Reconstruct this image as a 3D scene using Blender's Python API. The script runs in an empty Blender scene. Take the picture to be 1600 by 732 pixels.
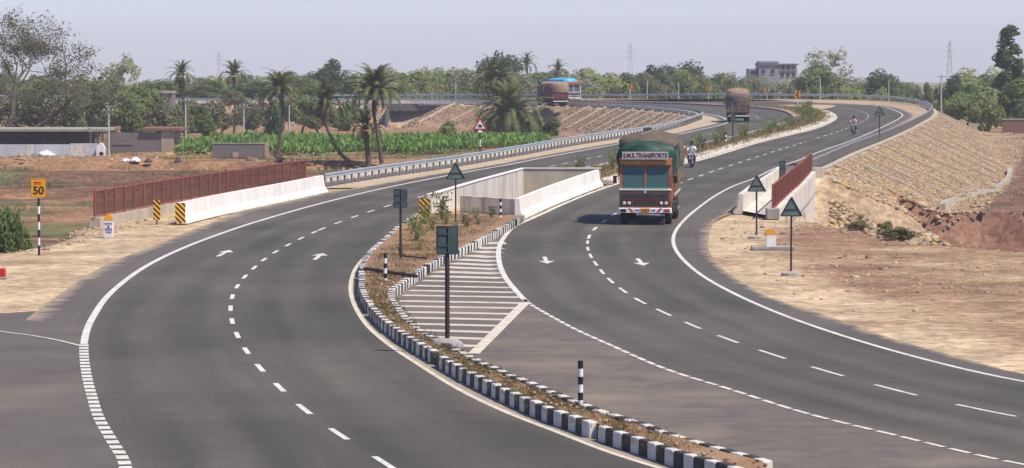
import bpy, math, random
import numpy as np
from mathutils import Vector, Matrix, noise as mnoise
R = math.radians
random.seed(7); rng = np.random.default_rng(7)
sc = bpy.context.scene
COL = sc.collection

# ------------------------------------------------------------------ camera
F, H = 5000.0, 7.6                      # focal length in px of a 1600 px wide picture, eye height above the road
TH = math.atan(279 / F)
cam = bpy.data.cameras.new('camera'); cam_o = bpy.data.objects.new('camera', cam); COL.objects.link(cam_o)
cam.sensor_width = 36; cam.lens = 36 * F / 1600; cam.clip_start = 0.5; cam.clip_end = 30000
cam_o.location = (0, 0, H); cam_o.rotation_euler = (R(90) - TH, 0, 0)
sc.camera = cam_o
# ------------------------------------------------------------------ sky, sun, exposure
SUN_EL = R(57); SX, SY = 0.85, -0.527
w = bpy.data.worlds.new('World'); sc.world = w; w.use_nodes = True
nt = w.node_tree; bg = nt.nodes['Background']
sky = nt.nodes.new('ShaderNodeTexSky'); sky.sky_type = 'NISHITA'; sky.sun_disc = False
sky.sun_elevation = SUN_EL; sky.sun_rotation = math.atan2(SX, SY)
sky.air_density = 1.0; sky.dust_density = 1.0; sky.ozone_density = 2.0; sky.altitude = 1500
hs = nt.nodes.new('ShaderNodeMix'); hs.data_type = 'RGBA'; hs.blend_type = 'MULTIPLY'
hs.inputs[0].default_value = 1.0; hs.inputs[7].default_value = (0.93, 0.92, 1.25, 1)
nt.links.new(sky.outputs[0], hs.inputs[6]); nt.links.new(hs.outputs[2], bg.inputs[0])
bg.inputs[1].default_value = 0.099
sl = bpy.data.lights.new('sun', 'SUN'); sl.energy = 4.6; sl.angle = R(0.6); sl.color = (1.0, 0.935, 0.82)
so = bpy.data.objects.new('sun', sl); COL.objects.link(so)
tosun = Vector((SX * math.cos(SUN_EL), SY * math.cos(SUN_EL), math.sin(SUN_EL)))
so.rotation_euler = tosun.to_track_quat('Z', 'Y').to_euler(); so.location = (60, 60, 60)
sc.view_settings.view_transform = 'Standard'; sc.view_settings.look = 'None'
sc.view_settings.exposure = 0.35; sc.view_settings.gamma = 1.0

# ------------------------------------------------------------------ measuring helpers (photo survey -> metres)
cT, sT = math.cos(TH), math.sin(TH)
def ray(u, v):
    return np.array([u - 800.0, F * cT - (v - 366) * sT, -F * sT - (v - 366) * cT])
def P(u, v, z=0.0):
    d = ray(u, v); t = (z - H) / d[2]
    return np.array([d[0] * t, d[1] * t, z])
def catmull(pts, ds=1.0):
    p = np.array([(q[0], q[1], q[2] if len(q) > 2 else 0.0) for q in pts], float)
    p = np.vstack([2 * p[0] - p[1], p, 2 * p[-1] - p[-2]])
    out = []
    for i in range(1, len(p) - 2):
        p0, p1, p2, p3 = p[i-1:i+3]
        t0 = 0; t1 = t0 + max(np.linalg.norm(p1 - p0), 1e-3) ** .5
        t2 = t1 + max(np.linalg.norm(p2 - p1), 1e-3) ** .5; t3 = t2 + max(np.linalg.norm(p3 - p2), 1e-3) ** .5
        n = max(4, int(np.linalg.norm(p2 - p1) / 0.4))
        for t in np.linspace(t1, t2, n, endpoint=False):
            a1 = (t1-t)/(t1-t0)*p0+(t-t0)/(t1-t0)*p1; a2 = (t2-t)/(t2-t1)*p1+(t-t1)/(t2-t1)*p2; a3 = (t3-t)/(t3-t2)*p2+(t-t2)/(t3-t2)*p3
            b1 = (t2-t)/(t2-t0)*a1+(t-t0)/(t2-t0)*a2; b2 = (t3-t)/(t3-t1)*a2+(t-t1)/(t3-t1)*a3
            out.append((t2-t)/(t2-t1)*b1+(t-t1)/(t2-t1)*b2)
    out.append(p[-2])
    return resample(np.array(out), ds)
def arclen(p): return np.concatenate([[0], np.cumsum(np.linalg.norm(np.diff(p, axis=0), axis=1))])
def resample(p, ds=None, n=None):
    L = arclen(p)
    if n is None: n = max(2, int(L[-1] / ds) + 1)
    s = np.linspace(0, L[-1], n)
    return np.stack([np.interp(s, L, p[:, k]) for k in range(p.shape[1])], 1)
def normals(p):
    t = np.gradient(p[:, :2], axis=0); t /= np.linalg.norm(t, axis=1)[:, None] + 1e-9
    return np.stack([-t[:, 1], t[:, 0], np.zeros(len(t))], 1)      # left of travel
def offset(p, d): return p + normals(p) * d
def smooth(p, k=3):
    q = p.copy()
    for _ in range(k): q[1:-1] = (q[:-2] + 2 * q[1:-1] + q[2:]) / 4
    return q
def cut(p, y0=None, y1=None):
    m = np.ones(len(p), bool)
    if y0 is not None: m &= p[:, 1] >= y0
    if y1 is not None: m &= p[:, 1] <= y1
    return p[m]
def px(L): return [P(*q) for q in L]

# ------------------------------------------------------------------ materials
MAT = {}
def M(name, c, c2=None, scale=6.0, rough=0.85, bump=0.0, bscale=None, metal=0.0, detail=5, spec=0.3, c3=None, scale3=0.4, amt3=0.5, stretch=None, lo=0.35, hi=0.65):
    if name in MAT: return MAT[name]
    m = bpy.data.materials.new(name); m.use_nodes = True; n = m.node_tree.nodes; l = m.node_tree.links
    b = n['Principled BSDF']; b.inputs['Roughness'].default_value = rough; b.inputs['Metallic'].default_value = metal
    b.inputs['Specular IOR Level'].default_value = spec
    col = None
    if c2 is not None or bump:
        tc = n.new('ShaderNodeTexCoord'); vec = tc.outputs['Object']
        if stretch:
            mp = n.new('ShaderNodeMapping'); mp.inputs['Scale'].default_value = stretch; l.new(vec, mp.inputs[0]); vec = mp.outputs[0]
    if c2 is not None:
        nz = n.new('ShaderNodeTexNoise'); nz.inputs['Scale'].default_value = scale; nz.inputs['Detail'].default_value = detail; l.new(vec, nz.inputs[0])
        mr = n.new('ShaderNodeMapRange'); mr.inputs[1].default_value = lo; mr.inputs[2].default_value = hi; l.new(nz.outputs[0], mr.inputs[0])
        mx = n.new('ShaderNodeMix'); mx.data_type = 'RGBA'; mx.inputs[6].default_value = (*c, 1); mx.inputs[7].default_value = (*c2, 1)
        l.new(mr.outputs[0], mx.inputs[0]); col = mx.outputs[2]
        if c3 is not None:
            nz3 = n.new('ShaderNodeTexNoise'); nz3.inputs['Scale'].default_value = scale3; nz3.inputs['Detail'].default_value = 6; l.new(vec, nz3.inputs[0])
            mr3 = n.new('ShaderNodeMapRange'); mr3.inputs[1].default_value = 0.5; mr3.inputs[2].default_value = 0.72; mr3.inputs[4].default_value = amt3; l.new(nz3.outputs[0], mr3.inputs[0])
            mx3 = n.new('ShaderNodeMix'); mx3.data_type = 'RGBA'; mx3.inputs[7].default_value = (*c3, 1); l.new(col, mx3.inputs[6]); l.new(mr3.outputs[0], mx3.inputs[0]); col = mx3.outputs[2]
        l.new(col, b.inputs['Base Color'])
    else:
        b.inputs['Base Color'].default_value = (*c, 1)
    if bump:
        nb = n.new('ShaderNodeTexNoise'); nb.inputs['Scale'].default_value = bscale or scale * 3; nb.inputs['Detail'].default_value = 6; l.new(vec, nb.inputs[0])
        bp = n.new('ShaderNodeBump'); bp.inputs['Strength'].default_value = bump; bp.inputs['Distance'].default_value = 0.05
        l.new(nb.outputs[0], bp.inputs['Height']); l.new(bp.outputs[0], b.inputs['Normal'])
    MAT[name] = m; return m
def leafmat(name, c, c2, scale=0.9, trans=0.45):
    m = bpy.data.materials.new(name); m.use_nodes = True; n = m.node_tree.nodes; l = m.node_tree.links
    b = n['Principled BSDF']; b.inputs['Roughness'].default_value = 0.7; b.inputs['Specular IOR Level'].default_value = 0.15
    tc = n.new('ShaderNodeTexCoord'); nz = n.new('ShaderNodeTexNoise'); nz.inputs['Scale'].default_value = scale; nz.inputs['Detail'].default_value = 3
    l.new(tc.outputs['Object'], nz.inputs[0])
    mr = n.new('ShaderNodeMapRange'); mr.inputs[1].default_value = .35; mr.inputs[2].default_value = .65; l.new(nz.outputs[0], mr.inputs[0])
    mx = n.new('ShaderNodeMix'); mx.data_type = 'RGBA'; mx.inputs[6].default_value = (*c, 1); mx.inputs[7].default_value = (*c2, 1); l.new(mr.outputs[0], mx.inputs[0])
    oi = n.new('ShaderNodeObjectInfo'); hv = n.new('ShaderNodeHueSaturation')
    v = n.new('ShaderNodeMapRange'); v.inputs[3].default_value = .8; v.inputs[4].default_value = 1.2; l.new(oi.outputs['Random'], v.inputs[0]); l.new(v.outputs[0], hv.inputs['Value'])
    l.new(mx.outputs[2], hv.inputs['Color']); l.new(hv.outputs[0], b.inputs['Base Color'])
    tr = n.new('ShaderNodeBsdfTranslucent'); l.new(hv.outputs[0], tr.inputs[0])
    ms = n.new('ShaderNodeMixShader'); ms.inputs[0].default_value = trans; l.new(b.outputs[0], ms.inputs[1]); l.new(tr.outputs[0], ms.inputs[2])
    l.new(ms.outputs[0], n['Material Output'].inputs[0]); MAT[name] = m; return m
def stripemat(name, ca, cb, freq, ax=(1, 0, 1), duty=.5):
    m = bpy.data.materials.new(name); m.use_nodes = True; n = m.node_tree.nodes; l = m.node_tree.links
    b = n['Principled BSDF']; b.inputs['Roughness'].default_value = .6
    tc = n.new('ShaderNodeTexCoord'); dp = n.new('ShaderNodeVectorMath'); dp.operation = 'DOT_PRODUCT'; dp.inputs[1].default_value = [a * freq for a in ax]
    l.new(tc.outputs['Object'], dp.inputs[0])
    ad = n.new('ShaderNodeMath'); ad.operation = 'FRACT'; l.new(dp.outputs['Value'], ad.inputs[0])
    gt = n.new('ShaderNodeMath'); gt.operation = 'GREATER_THAN'; gt.inputs[1].default_value = duty; l.new(ad.outputs[0], gt.inputs[0])
    mx = n.new('ShaderNodeMix'); mx.data_type = 'RGBA'; mx.inputs[6].default_value = (*ca, 1); mx.inputs[7].default_value = (*cb, 1); l.new(gt.outputs[0], mx.inputs[0]); l.new(mx.outputs[2], b.inputs['Base Color'])
    MAT[name] = m; return m

def roadmat(name, c, c2, track=.17, dust_c=(.30, .235, .16), dust=(0, 0)):
    """asphalt with wheel wear along the lanes (uv: x across the strip, y metres along it)"""
    m = bpy.data.materials.new(name); m.use_nodes = True; n = m.node_tree.nodes; l = m.node_tree.links
    b = n['Principled BSDF']; b.inputs['Roughness'].default_value = .88; b.inputs['Specular IOR Level'].default_value = .25
    tc = n.new('ShaderNodeTexCoord'); sp = n.new('ShaderNodeSeparateXYZ'); l.new(tc.outputs['UV'], sp.inputs[0])
    def math_(op, a, v=None, w_=None):
        q = n.new('ShaderNodeMath'); q.operation = op
        for k, z in enumerate((a, v, w_)):
            if z is None: continue
            if isinstance(z, (int, float)): q.inputs[k].default_value = z
            else: l.new(z, q.inputs[k])
        return q.outputs[0]
    def noise(vec, sc_, det=5):
        q = n.new('ShaderNodeTexNoise'); q.inputs['Scale'].default_value = sc_; q.inputs['Detail'].default_value = det; l.new(vec, q.inputs[0]); return q.outputs[0]
    def rng_(v, a, b_, c_, d_):
        q = n.new('ShaderNodeMapRange'); q.inputs[1].default_value = a; q.inputs[2].default_value = b_; q.inputs[3].default_value = c_; q.inputs[4].default_value = d_; l.new(v, q.inputs[0]); return q.outputs[0]
    mp = n.new('ShaderNodeMapping'); mp.inputs['Scale'].default_value = (5, .035, 1); l.new(tc.outputs['UV'], mp.inputs[0])
    streak = noise(mp.outputs[0], 1.6, 6)
    wave = math_('COSINE', math_('MULTIPLY', math_('ADD', sp.outputs[0], math_('MULTIPLY', math_('SUBTRACT', streak, .5), .10)), 25.13))     # four wheel paths in two lanes
    big = noise(tc.outputs['Object'], .09, 4); mid = noise(tc.outputs['Object'], 1.1, 6); fine = noise(tc.outputs['Object'], 14, 4)
    f = math_('MULTIPLY', math_('MULTIPLY_ADD', wave, track * .5, 1.0), rng_(streak, .3, .7, 1 - track, 1 + track))
    f = math_('MULTIPLY', f, rng_(big, .35, .65, .92, 1.10)); f = math_('MULTIPLY', f, rng_(mid, .3, .7, .93, 1.07)); f = math_('MULTIPLY', f, rng_(fine, .3, .7, .80, 1.20))
    mx = n.new('ShaderNodeMix'); mx.data_type = 'RGBA'; mx.inputs[6].default_value = (*c, 1); mx.inputs[7].default_value = (*c2, 1); l.new(rng_(big, .4, .6, 0, 1), mx.inputs[0])
    vm = n.new('ShaderNodeVectorMath'); vm.operation = 'SCALE'; l.new(mx.outputs[2], vm.inputs[0]); l.new(f, vm.inputs['Scale']); col = vm.outputs[0]
    for e, amt in zip((0, 1), dust):
        if not amt: continue
        dd = sp.outputs[0] if e == 0 else math_('SUBTRACT', 1.0, sp.outputs[0])
        k = rng_(math_('ADD', dd, math_('MULTIPLY', math_('SUBTRACT', noise(tc.outputs['Object'], .8, 7), .5), .9)), .02, amt, .75, 0)
        m3 = n.new('ShaderNodeMix'); m3.data_type = 'RGBA'; m3.inputs[7].default_value = (*dust_c, 1); l.new(col, m3.inputs[6]); l.new(k, m3.inputs[0]); col = m3.outputs[2]
    l.new(col, b.inputs['Base Color'])
    bp = n.new('ShaderNodeBump'); bp.inputs['Strength'].default_value = .2; bp.inputs['Distance'].default_value = .02; l.new(fine, bp.inputs['Height']); l.new(bp.outputs[0], b.inputs['Normal'])
    MAT[name] = m; return m
asphalt = roadmat('asphalt', (.075, .067, .053), (.087, .077, .061))
asphalt_side = roadmat('asphalt_shoulder_left', (.098, .083, .073), (.115, .097, .083), .08, (.36, .275, .18), (.32, 0))
asphalt_side_r = roadmat('asphalt_shoulder_right', (.092, .080, .071), (.110, .094, .081), .08, (.36, .275, .18), (0, .30))
asphalt_old = M('asphalt_shoulder', (.095, .081, .071), (.115, .097, .083), scale=.5, rough=.92, bump=.25, bscale=18, c3=(.19, .15, .11), scale3=.14, amt3=.55)
asphalt_gore = M('asphalt_dusty', (.108, .092, .078), (.140, .116, .094), scale=1.6, rough=.95, bump=.35, bscale=14, c3=(.26, .205, .145), scale3=.22, amt3=.65)
paint = M('road_paint', (.66, .63, .56), (.53, .50, .44), scale=1.2, rough=.75, c3=(.26, .24, .20), scale3=5, amt3=.75)
paint_hatch = M('hatch_paint', (.56, .51, .42), (.44, .39, .31), scale=2.5, rough=.8, c3=(.34, .29, .22), scale3=1.2, amt3=.6)
paint_worn = M('road_paint_dusty', (.62, .56, .46), (.50, .44, .35), scale=2.5, rough=.8, c3=(.33, .29, .23), scale3=3, amt3=.7)
apron_m = M('dusty_apron', (.33, .27, .20), (.24, .20, .15), scale=.7, rough=.95, bump=.3, bscale=10)
cream_m = M('concrete_apron', (.58, .52, .42), (.48, .41, .31), scale=.6, rough=.95, bump=.3, bscale=8)
soil_m = M('median_soil', (.235, .130, .068), (.31, .19, .105), scale=1.3, rough=1, bump=.8, bscale=6, c3=(.20, .11, .06), scale3=.5, amt3=.7)
white_wall = M('whitewash', (.76, .73, .67), (.69, .66, .59), scale=.35, rough=.85, bump=.12, bscale=6, c3=(.40, .35, .28), scale3=.9, amt3=.6, stretch=(1, 1, .3))
conc_stain = M('stained_concrete', (.66, .61, .53), (.56, .51, .43), scale=.5, rough=.9, bump=.2, bscale=6, c3=(.24, .205, .165), scale3=1.3, amt3=.8, stretch=(1, 1, .18))
conc = M('weathered_concrete', (.46, .40, .31), (.36, .31, .24), scale=.8, rough=.92, bump=.3, bscale=5, c3=(.20, .17, .13), scale3=.6, amt3=.7, stretch=(1, 1, .3))
conc_grey = M('grey_concrete', (.36, .34, .31), (.27, .25, .23), scale=1.2, rough=.92, bump=.3, bscale=8)
kerb_w = M('kerb_white', (.66, .63, .57), (.52, .49, .43), scale=3, rough=.8, bump=.3, bscale=14, c3=(.27, .22, .16), scale3=2.2, amt3=.85)
kerb_b = M('kerb_black', (.024, .023, .022), (.055, .050, .045), scale=3, rough=.7, bump=.2, bscale=14, c3=(.14, .115, .09), scale3=1.2, amt3=.5)
rail_dark = M('railing_mesh', (.13, .045, .036), (.17, .06, .05), scale=2, rough=.8)
rail_red = M('railing_red', (.26, .062, .045), (.33, .095, .07), scale=2, rough=.7)
galv = M('galvanised_steel', (.42, .46, .48), (.50, .54, .56), scale=.6, rough=.45, metal=.55)
galv_dk = M('galvanised_post', (.20, .18, .165), (.26, .235, .21), scale=3, rough=.7, metal=.2)
sign_back = M('sign_back', (.052, .085, .080), (.075, .110, .105), scale=3, rough=.55, metal=.2)
sign_tri = M('sign_back_triangle', (.10, .15, .145), (.14, .19, .18), scale=4, rough=.55, metal=.2)
sign_edge = M('sign_edge', (.016, .030, .026), rough=.6)
post_dark = M('post_dark', (.028, .022, .022), (.055, .035, .030), scale=4, rough=.6)
black = M('black_paint', (.014, .014, .015), rough=.55)
whitep = M('white_paint', (.78, .78, .76), (.66, .65, .62), scale=4, rough=.6)
yellow = M('sign_yellow', (.78, .36, .015), (.70, .31, .02), scale=5, rough=.55)
red = M('sign_red', (.45, .025, .018), rough=.5)
ink = M('ink_blue', (.05, .05, .22), rough=.6)
hazard = stripemat('hazard_stripes', (.012, .012, .012), (.85, .42, .015), 4.2, (1, 0, 1), .5)
tyre_m = M('tyre_rubber', (.014, .014, .014), (.035, .030, .026), scale=6, rough=.85)
rim_m = M('rim_steel', (.30, .27, .24), (.18, .15, .13), scale=6, rough=.6, metal=.3)
chrome = M('lamp_chrome', (.75, .75, .74), rough=.18, metal=.9)
chassis_m = M('chassis', (.018, .016, .015), (.05, .04, .03), scale=4, rough=.8)
glass = M('cab_glass', (.035, .060, .058), rough=.08, spec=.7)
orange = M('truck_orange', (.27, .078, .036), (.33, .110, .055), scale=1.5, rough=.6, c3=(.26, .17, .11), scale3=2.2, amt3=.65)
green_trim = M('truck_green', (.05, .28, .14), (.08, .33, .18), scale=3, rough=.5)
skin = M('skin', (.20, .10, .06), rough=.6)
hair_m = M('hair', (.010, .009, .008), rough=.6)
bark = M('bark', (.13, .10, .075), (.075, .055, .042), scale=5, rough=1, bump=.6)
bark_pale = M('bark_pale', (.22, .17, .13), (.13, .10, .08), scale=5, rough=1, bump=.4)

# ------------------------------------------------------------------ mesh builder
class MB:
    def __init__(s, T=None): s.v = []; s.f = []; s.mi = []; s.T = T; s.cur = 0
    def add(s, vs, fs):
        o = len(s.v)
        if s.T is not None: vs = [tuple(s.T @ Vector(v)) for v in vs]
        s.v += [tuple(float(a) for a in v) for v in vs]; s.f += [tuple(i + o for i in f) for f in fs]; s.mi += [s.cur] * len(fs)
        return s
    def box(s, c, d, rz=0.0, taper=1.0, bev=0.0):
        x, y, z = [a / 2 for a in d]; vs = []
        if bev > 0:
            b = min(bev, x * .9, y * .9)
            ring = [(-x + b, -y), (x - b, -y), (x, -y + b), (x, y - b), (x - b, y), (-x + b, y), (-x, y - b), (-x, -y + b)]
            lv = [(-z, 1), (z - b, 1), (z, .0)]
            vs = []
            for zz, k in lv:
                for a, q in ring:
                    if k: vs.append((a, q, zz))
                    else: vs.append((a - math.copysign(min(b, abs(a)), a) * .6, q - math.copysign(min(b, abs(q)), q) * .6, zz))
            fs = [(i, (i + 1) % 8, 8 + (i + 1) % 8, 8 + i) for i in range(8)] + [(8 + i, 8 + (i + 1) % 8, 16 + (i + 1) % 8, 16 + i) for i in range(8)] + [tuple(range(16, 24)), tuple(range(7, -1, -1))]
        else:
            for zz, k in ((-z, 1), (z, taper)): vs += [(-x * k, -y * k, zz), (x * k, -y * k, zz), (x * k, y * k, zz), (-x * k, y * k, zz)]
            fs = [(3, 2, 1, 0), (4, 5, 6, 7), (0, 1, 5, 4), (1, 2, 6, 5), (2, 3, 7, 6), (3, 0, 4, 7)]
        ca, sa = math.cos(rz), math.sin(rz)
        return s.add([(c[0] + a * ca - q * sa, c[1] + a * sa + q * ca, c[2] + e) for a, q, e in vs], fs)
    def tube(s, p0, p1, r0, r1=None, n=8, cap=True):
        r1 = r0 if r1 is None else r1; p0 = Vector(p0); p1 = Vector(p1); d = (p1 - p0)
        if d.length < 1e-6: return s
        q = d.to_track_quat('Z', 'Y'); vs = []
        for p, r in ((p0, r0), (p1, r1)):
            for i in range(n): a = 2 * math.pi * i / n; vs.append(tuple(p + q @ Vector((r * math.cos(a), r * math.sin(a), 0))))
        fs = [(i, (i + 1) % n, n + (i + 1) % n, n + i) for i in range(n)]
        if cap: fs += [tuple(range(n - 1, -1, -1)), tuple(range(n, 2 * n))]
        return s.add(vs, fs)
    def path(s, pts, rs, n=6):
        for a, b, ra, rb in zip(pts[:-1], pts[1:], rs[:-1], rs[1:]): s.tube(a, b, ra, rb, n, cap=False)
        return s
    def prism(s, poly, h0, h1, axis='z'):
        n = len(poly)
        def mk(a, b, h): return (a, b, h) if axis == 'z' else ((a, h, b) if axis == 'y' else (h, a, b))
        vs = [mk(a, b, h0) for a, b in poly] + [mk(a, b, h1) for a, b in poly]
        return s.add(vs, [tuple(range(n - 1, -1, -1)), tuple(range(n, 2 * n))] + [(i, (i + 1) % n, n + (i + 1) % n, n + i) for i in range(n)])
    def lathe(s, prof, n=16, c=(0, 0, 0), axis='z'):
        vs = []
        for r, h in prof:
            for i in range(n):
                a = 2 * math.pi * i / n; x, y = r * math.cos(a), r * math.sin(a)
                vs.append((c[0] + x, c[1] + y, c[2] + h) if axis == 'z' else (c[0] + h, c[1] + x, c[2] + y))
        fs = [(k * n + i, k * n + (i + 1) % n, (k + 1) * n + (i + 1) % n, (k + 1) * n + i) for k in range(len(prof) - 1) for i in range(n)]
        fs += [tuple(range(n - 1, -1, -1)), tuple(range((len(prof) - 1) * n, len(prof) * n))]
        return s.add(vs, fs)
    def sweep(s, path, prof, closed=True, cap=True):
        """prof: list of (left offset, height)"""
        nr = normals(path); k = len(prof); vs = []
        for p, n_ in zip(path, nr):
            for a, h in prof: vs.append((p[0] + n_[0] * a, p[1] + n_[1] * a, p[2] + h))
        m = len(path); fs = []
        for i in range(m - 1):
            for j in range(k if closed else k - 1):
                j2 = (j + 1) % k; fs.append((i * k + j, i * k + j2, (i + 1) * k + j2, (i + 1) * k + j))
        if cap and closed: fs += [tuple(range(k)), tuple(range((m - 1) * k + k - 1, (m - 1) * k - 1, -1))]
        return s.add(vs, fs)
    def ribbon(s, A, B, dz=0.0, n=None):
        s.rib = True; n = n or max(len(A), len(B)); A = resample(A, n=n); B = resample(B, n=n)
        vs = [(a[0], a[1], a[2] + dz) for a in A] + [(b[0], b[1], b[2] + dz) for b in B]
        return s.add(vs, [(i, n + i, n + i + 1, i + 1) for i in range(n - 1)])
    def mesh(s, name, mats, smooth=False):
        me = bpy.data.meshes.new(name); me.from_pydata(s.v, [], s.f)
        for m in (mats if isinstance(mats, (list, tuple)) else [mats]): me.materials.append(m)
        if any(s.mi): me.polygons.foreach_set('material_index', s.mi)
        if smooth: me.polygons.foreach_set('use_smooth', [True] * len(s.f))
        if getattr(s, 'rib', False) and len(s.v) > 200:
            k = len(s.v) // 2; A = np.array(s.v[:k]); L = arclen(A); uv = me.uv_layers.new(name='UVMap')
            vi = np.zeros(len(me.loops), np.int32); me.loops.foreach_get('vertex_index', vi)
            uv.data.foreach_set('uv', np.stack([(vi >= k) * 1.0, L[vi % k]], 1).astype(np.float32).ravel())
        me.update(); return me
    def build(s, name, mats, parent=None, smooth=False, world=False):
        if world and parent is not None:
            L = parent.location; s.v = [(a - L[0], b - L[1], c - L[2]) for a, b, c in s.v]
        o = bpy.data.objects.new(name, s.mesh(name, mats, smooth)); COL.objects.link(o); o.parent = parent
        return o
def fix(o):
    import bmesh
    bm = bmesh.new(); bm.from_mesh(o.data); bmesh.ops.recalc_face_normals(bm, faces=bm.faces); bm.to_mesh(o.data); bm.free(); return o
def obj_from(me, name, parent=None, loc=None, rz=0, scale=None):
    o = bpy.data.objects.new(name, me); COL.objects.link(o); o.parent = parent
    if loc is not None: o.location = loc
    if rz: o.rotation_euler = (0, 0, rz)
    if scale is not None: o.scale = scale if hasattr(scale, '__len__') else (scale,) * 3
    return o
def tag(o, label=None, cat=None, group=None, kind=None):
    if label: o['label'] = label
    if cat: o['category'] = cat
    if group: o['group'] = group
    if kind: o['kind'] = kind
    return o
def empty(name, loc, rz=0.0, label=None, cat=None, group=None, kind=None):
    o = bpy.data.objects.new(name, None); COL.objects.link(o); o.location = [float(a) for a in loc]; o.rotation_euler = (0, 0, rz); o.empty_display_size = .2
    return tag(o, label, cat, group, kind)
def rawmesh(name, v, f, mat, smooth=False):
    """fast mesh of equal-sized faces from numpy arrays"""
    me = bpy.data.meshes.new(name); n = f.shape[1]
    me.vertices.add(len(v)); me.vertices.foreach_set('co', np.ascontiguousarray(v, np.float32).ravel())
    me.loops.add(f.size); me.loops.foreach_set('vertex_index', np.ascontiguousarray(f, np.int32).ravel())
    me.polygons.add(len(f)); me.polygons.foreach_set('loop_start', np.arange(len(f), dtype=np.int32) * n)
    if smooth: me.polygons.foreach_set('use_smooth', np.ones(len(f), bool))
    me.update(calc_edges=True); me.validate()
    for m in (mat if isinstance(mat, (list, tuple)) else [mat]): me.materials.append(m)
    return me
def text_mesh(txt, size, mat, depth=.006, align='CENTER'):
    c = bpy.data.curves.new('lettering', 'FONT'); c.body = txt; c.size = size; c.extrude = depth; c.align_x = align; c.align_y = 'CENTER'; c.offset = size * .018
    o = bpy.data.objects.new('lettering_tmp', c); COL.objects.link(o)
    dg = bpy.context.evaluated_depsgraph_get(); me = bpy.data.meshes.new_from_object(o.evaluated_get(dg))
    bpy.data.objects.remove(o); bpy.data.curves.remove(c)
    me.materials.clear(); me.materials.append(mat)
    return me

# ------------------------------------------------------------------ surveyed lines (pixels of the photo -> road plane)
W = lambda *a: np.array(a, float)
LE = catmull([W(-4.0, 30, 0), W(-6.4, 45, 0)] + px([(201,730.5),(184,705),(167,675.5),(154,655),(147,631),(137.5,597.5),(131.6,560),(131,538),(137,512),(150.5,487),(165.6,465.5),(192,441.5),(222,420),(253,403),(286,388),(318.6,375),(362,359.5),(400,347),(487,322),(575,300),(640.5,286),(724,270),(787,259),(853,246),(919,234),(962,226),(1051.5,212),(1089,204),(1128,195),(1138,190.5),(1133,186),(1121,181.3),(1101,178)]) + [W(24.5,437,0),W(20.5,459,0),W(15.5,479,0),W(6,498,0),W(-3,507.5,0),W(-20,512,0),W(-51,513,0),W(-120,514,0)], .8)
LD = catmull([W(1.6,42,0)] + px([(600,723),(528,678),(471,637),(433,602),(403,572),(383,546),(369.5,522),(362,500),(360,480),(363,463),(371,447),(383,432),(398,418),(413.5,405),(432,393),(454,381),(477,369.5),(502,358.5),(528,348.5),(554,339),(580.5,330),(606,322),(640,312.5),(687,300),(740,286.5),(761,281.6),(863,260),(905.5,251),(949,242),(1067,218),(1130.5,205),(1178.5,192.5,.05),(1185,188,.05),(1183,183.5,.1),(1175,180,.1),(1127,173,.15)]) + [W(26,446,.15),W(23.5,463,.1),W(18.5,482,.1),W(8.5,501.5,.1),W(-2,511.5,.1),W(-20,516,.1),W(-51,517,.1),W(-120,518,.1)], .5)
LR = catmull([W(8.6,42,0)] + px([(1029,731),(959,711),(881,679),(814.5,654.7),(724,613),(635.6,558),(618,547),(596,530),(576.6,513),(562,493),(552,473.5),(547.5,454),(549,436.6),(557,417),(574,398.5),(601,376),(622,356),(650,338.5),(668,333.5),(740,310),(817,288),(880,273),(968,255),(1026,242),(1146,216),(1186,205),(1228,193,.1),(1239,186,.15),(1233,180,.2),(1222,175.5,.2),(1204,172,.25),(1174,169.3,.25)]) + [W(29,467,.25),W(23,487,.25),W(12,506,.2),W(0,517,.2),W(-20,521,.2),W(-51,522,.15),W(-120,523,.15)], .8)
RL = catmull([W(20,44,0)] + px([(1594.5,726.5),(1495,704),(1395,679),(1300,657.6),(1236,640),(1200,628),(1127,604),(1060.7,585),(1003,562),(962,543),(907,519),(860,494),(822,471.5),(809.6,458.5),(792,437.7),(782,418),(778.6,398),(781,383),(790,368),(803,354.6),(827,343.7),(851,332.8),(877,320.8),(908,307.7),(928,300),(965,287.5),(1061,258),(1089,252),(1133,239.5),(1177.6,225.5),(1240,210),(1266.6,203.7),(1293,194,.1),(1305.7,186,.2),(1306,181.5,.25),(1298.6,176,.3),(1284,172.6,.3),(1272,171,.3)]) + [W(38,455,.3),W(33,473,.3),W(27,489,.3),W(15,509,.3),W(2,520.5,.3),W(-20,526,.2),W(-51,527,.15),W(-120,528,.15)], .8)
RD = catmull([W(19,50,0)] + px([(1534,641),(1393.5,608.5),(1286,579),(1203,553),(1136,530),(1080,508),(1036,488),(1000,471),(973,454),(955,440),(941,425.7),(931,412.6),(922.6,400),(918,387),(919,373.7),(926,361),(939,350),(954,339),(985,321),(1069,284),(1086.7,277.5),(1103,272),(1119.5,266),(1135,261),(1166,251),(1195,241.6),(1222,233),(1247,225.6),(1269,218),(1291.5,211.7,.05),(1320,202,.15),(1348,190,.25),(1355.5,185.4,.3),(1356,179.7,.35),(1350,175.8,.4),(1339.5,173,.4),(1324,170.8,.4),(1307.5,168.7,.4),(1286,167,.4),(1272,165.5,.4)]) + [W(37,477,.4),W(30,493,.4),W(17,513,.4),W(3,524.5,.35),W(-20,529.5,.25),W(-51,531,.15),W(-120,532,.15)], .5)
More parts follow.
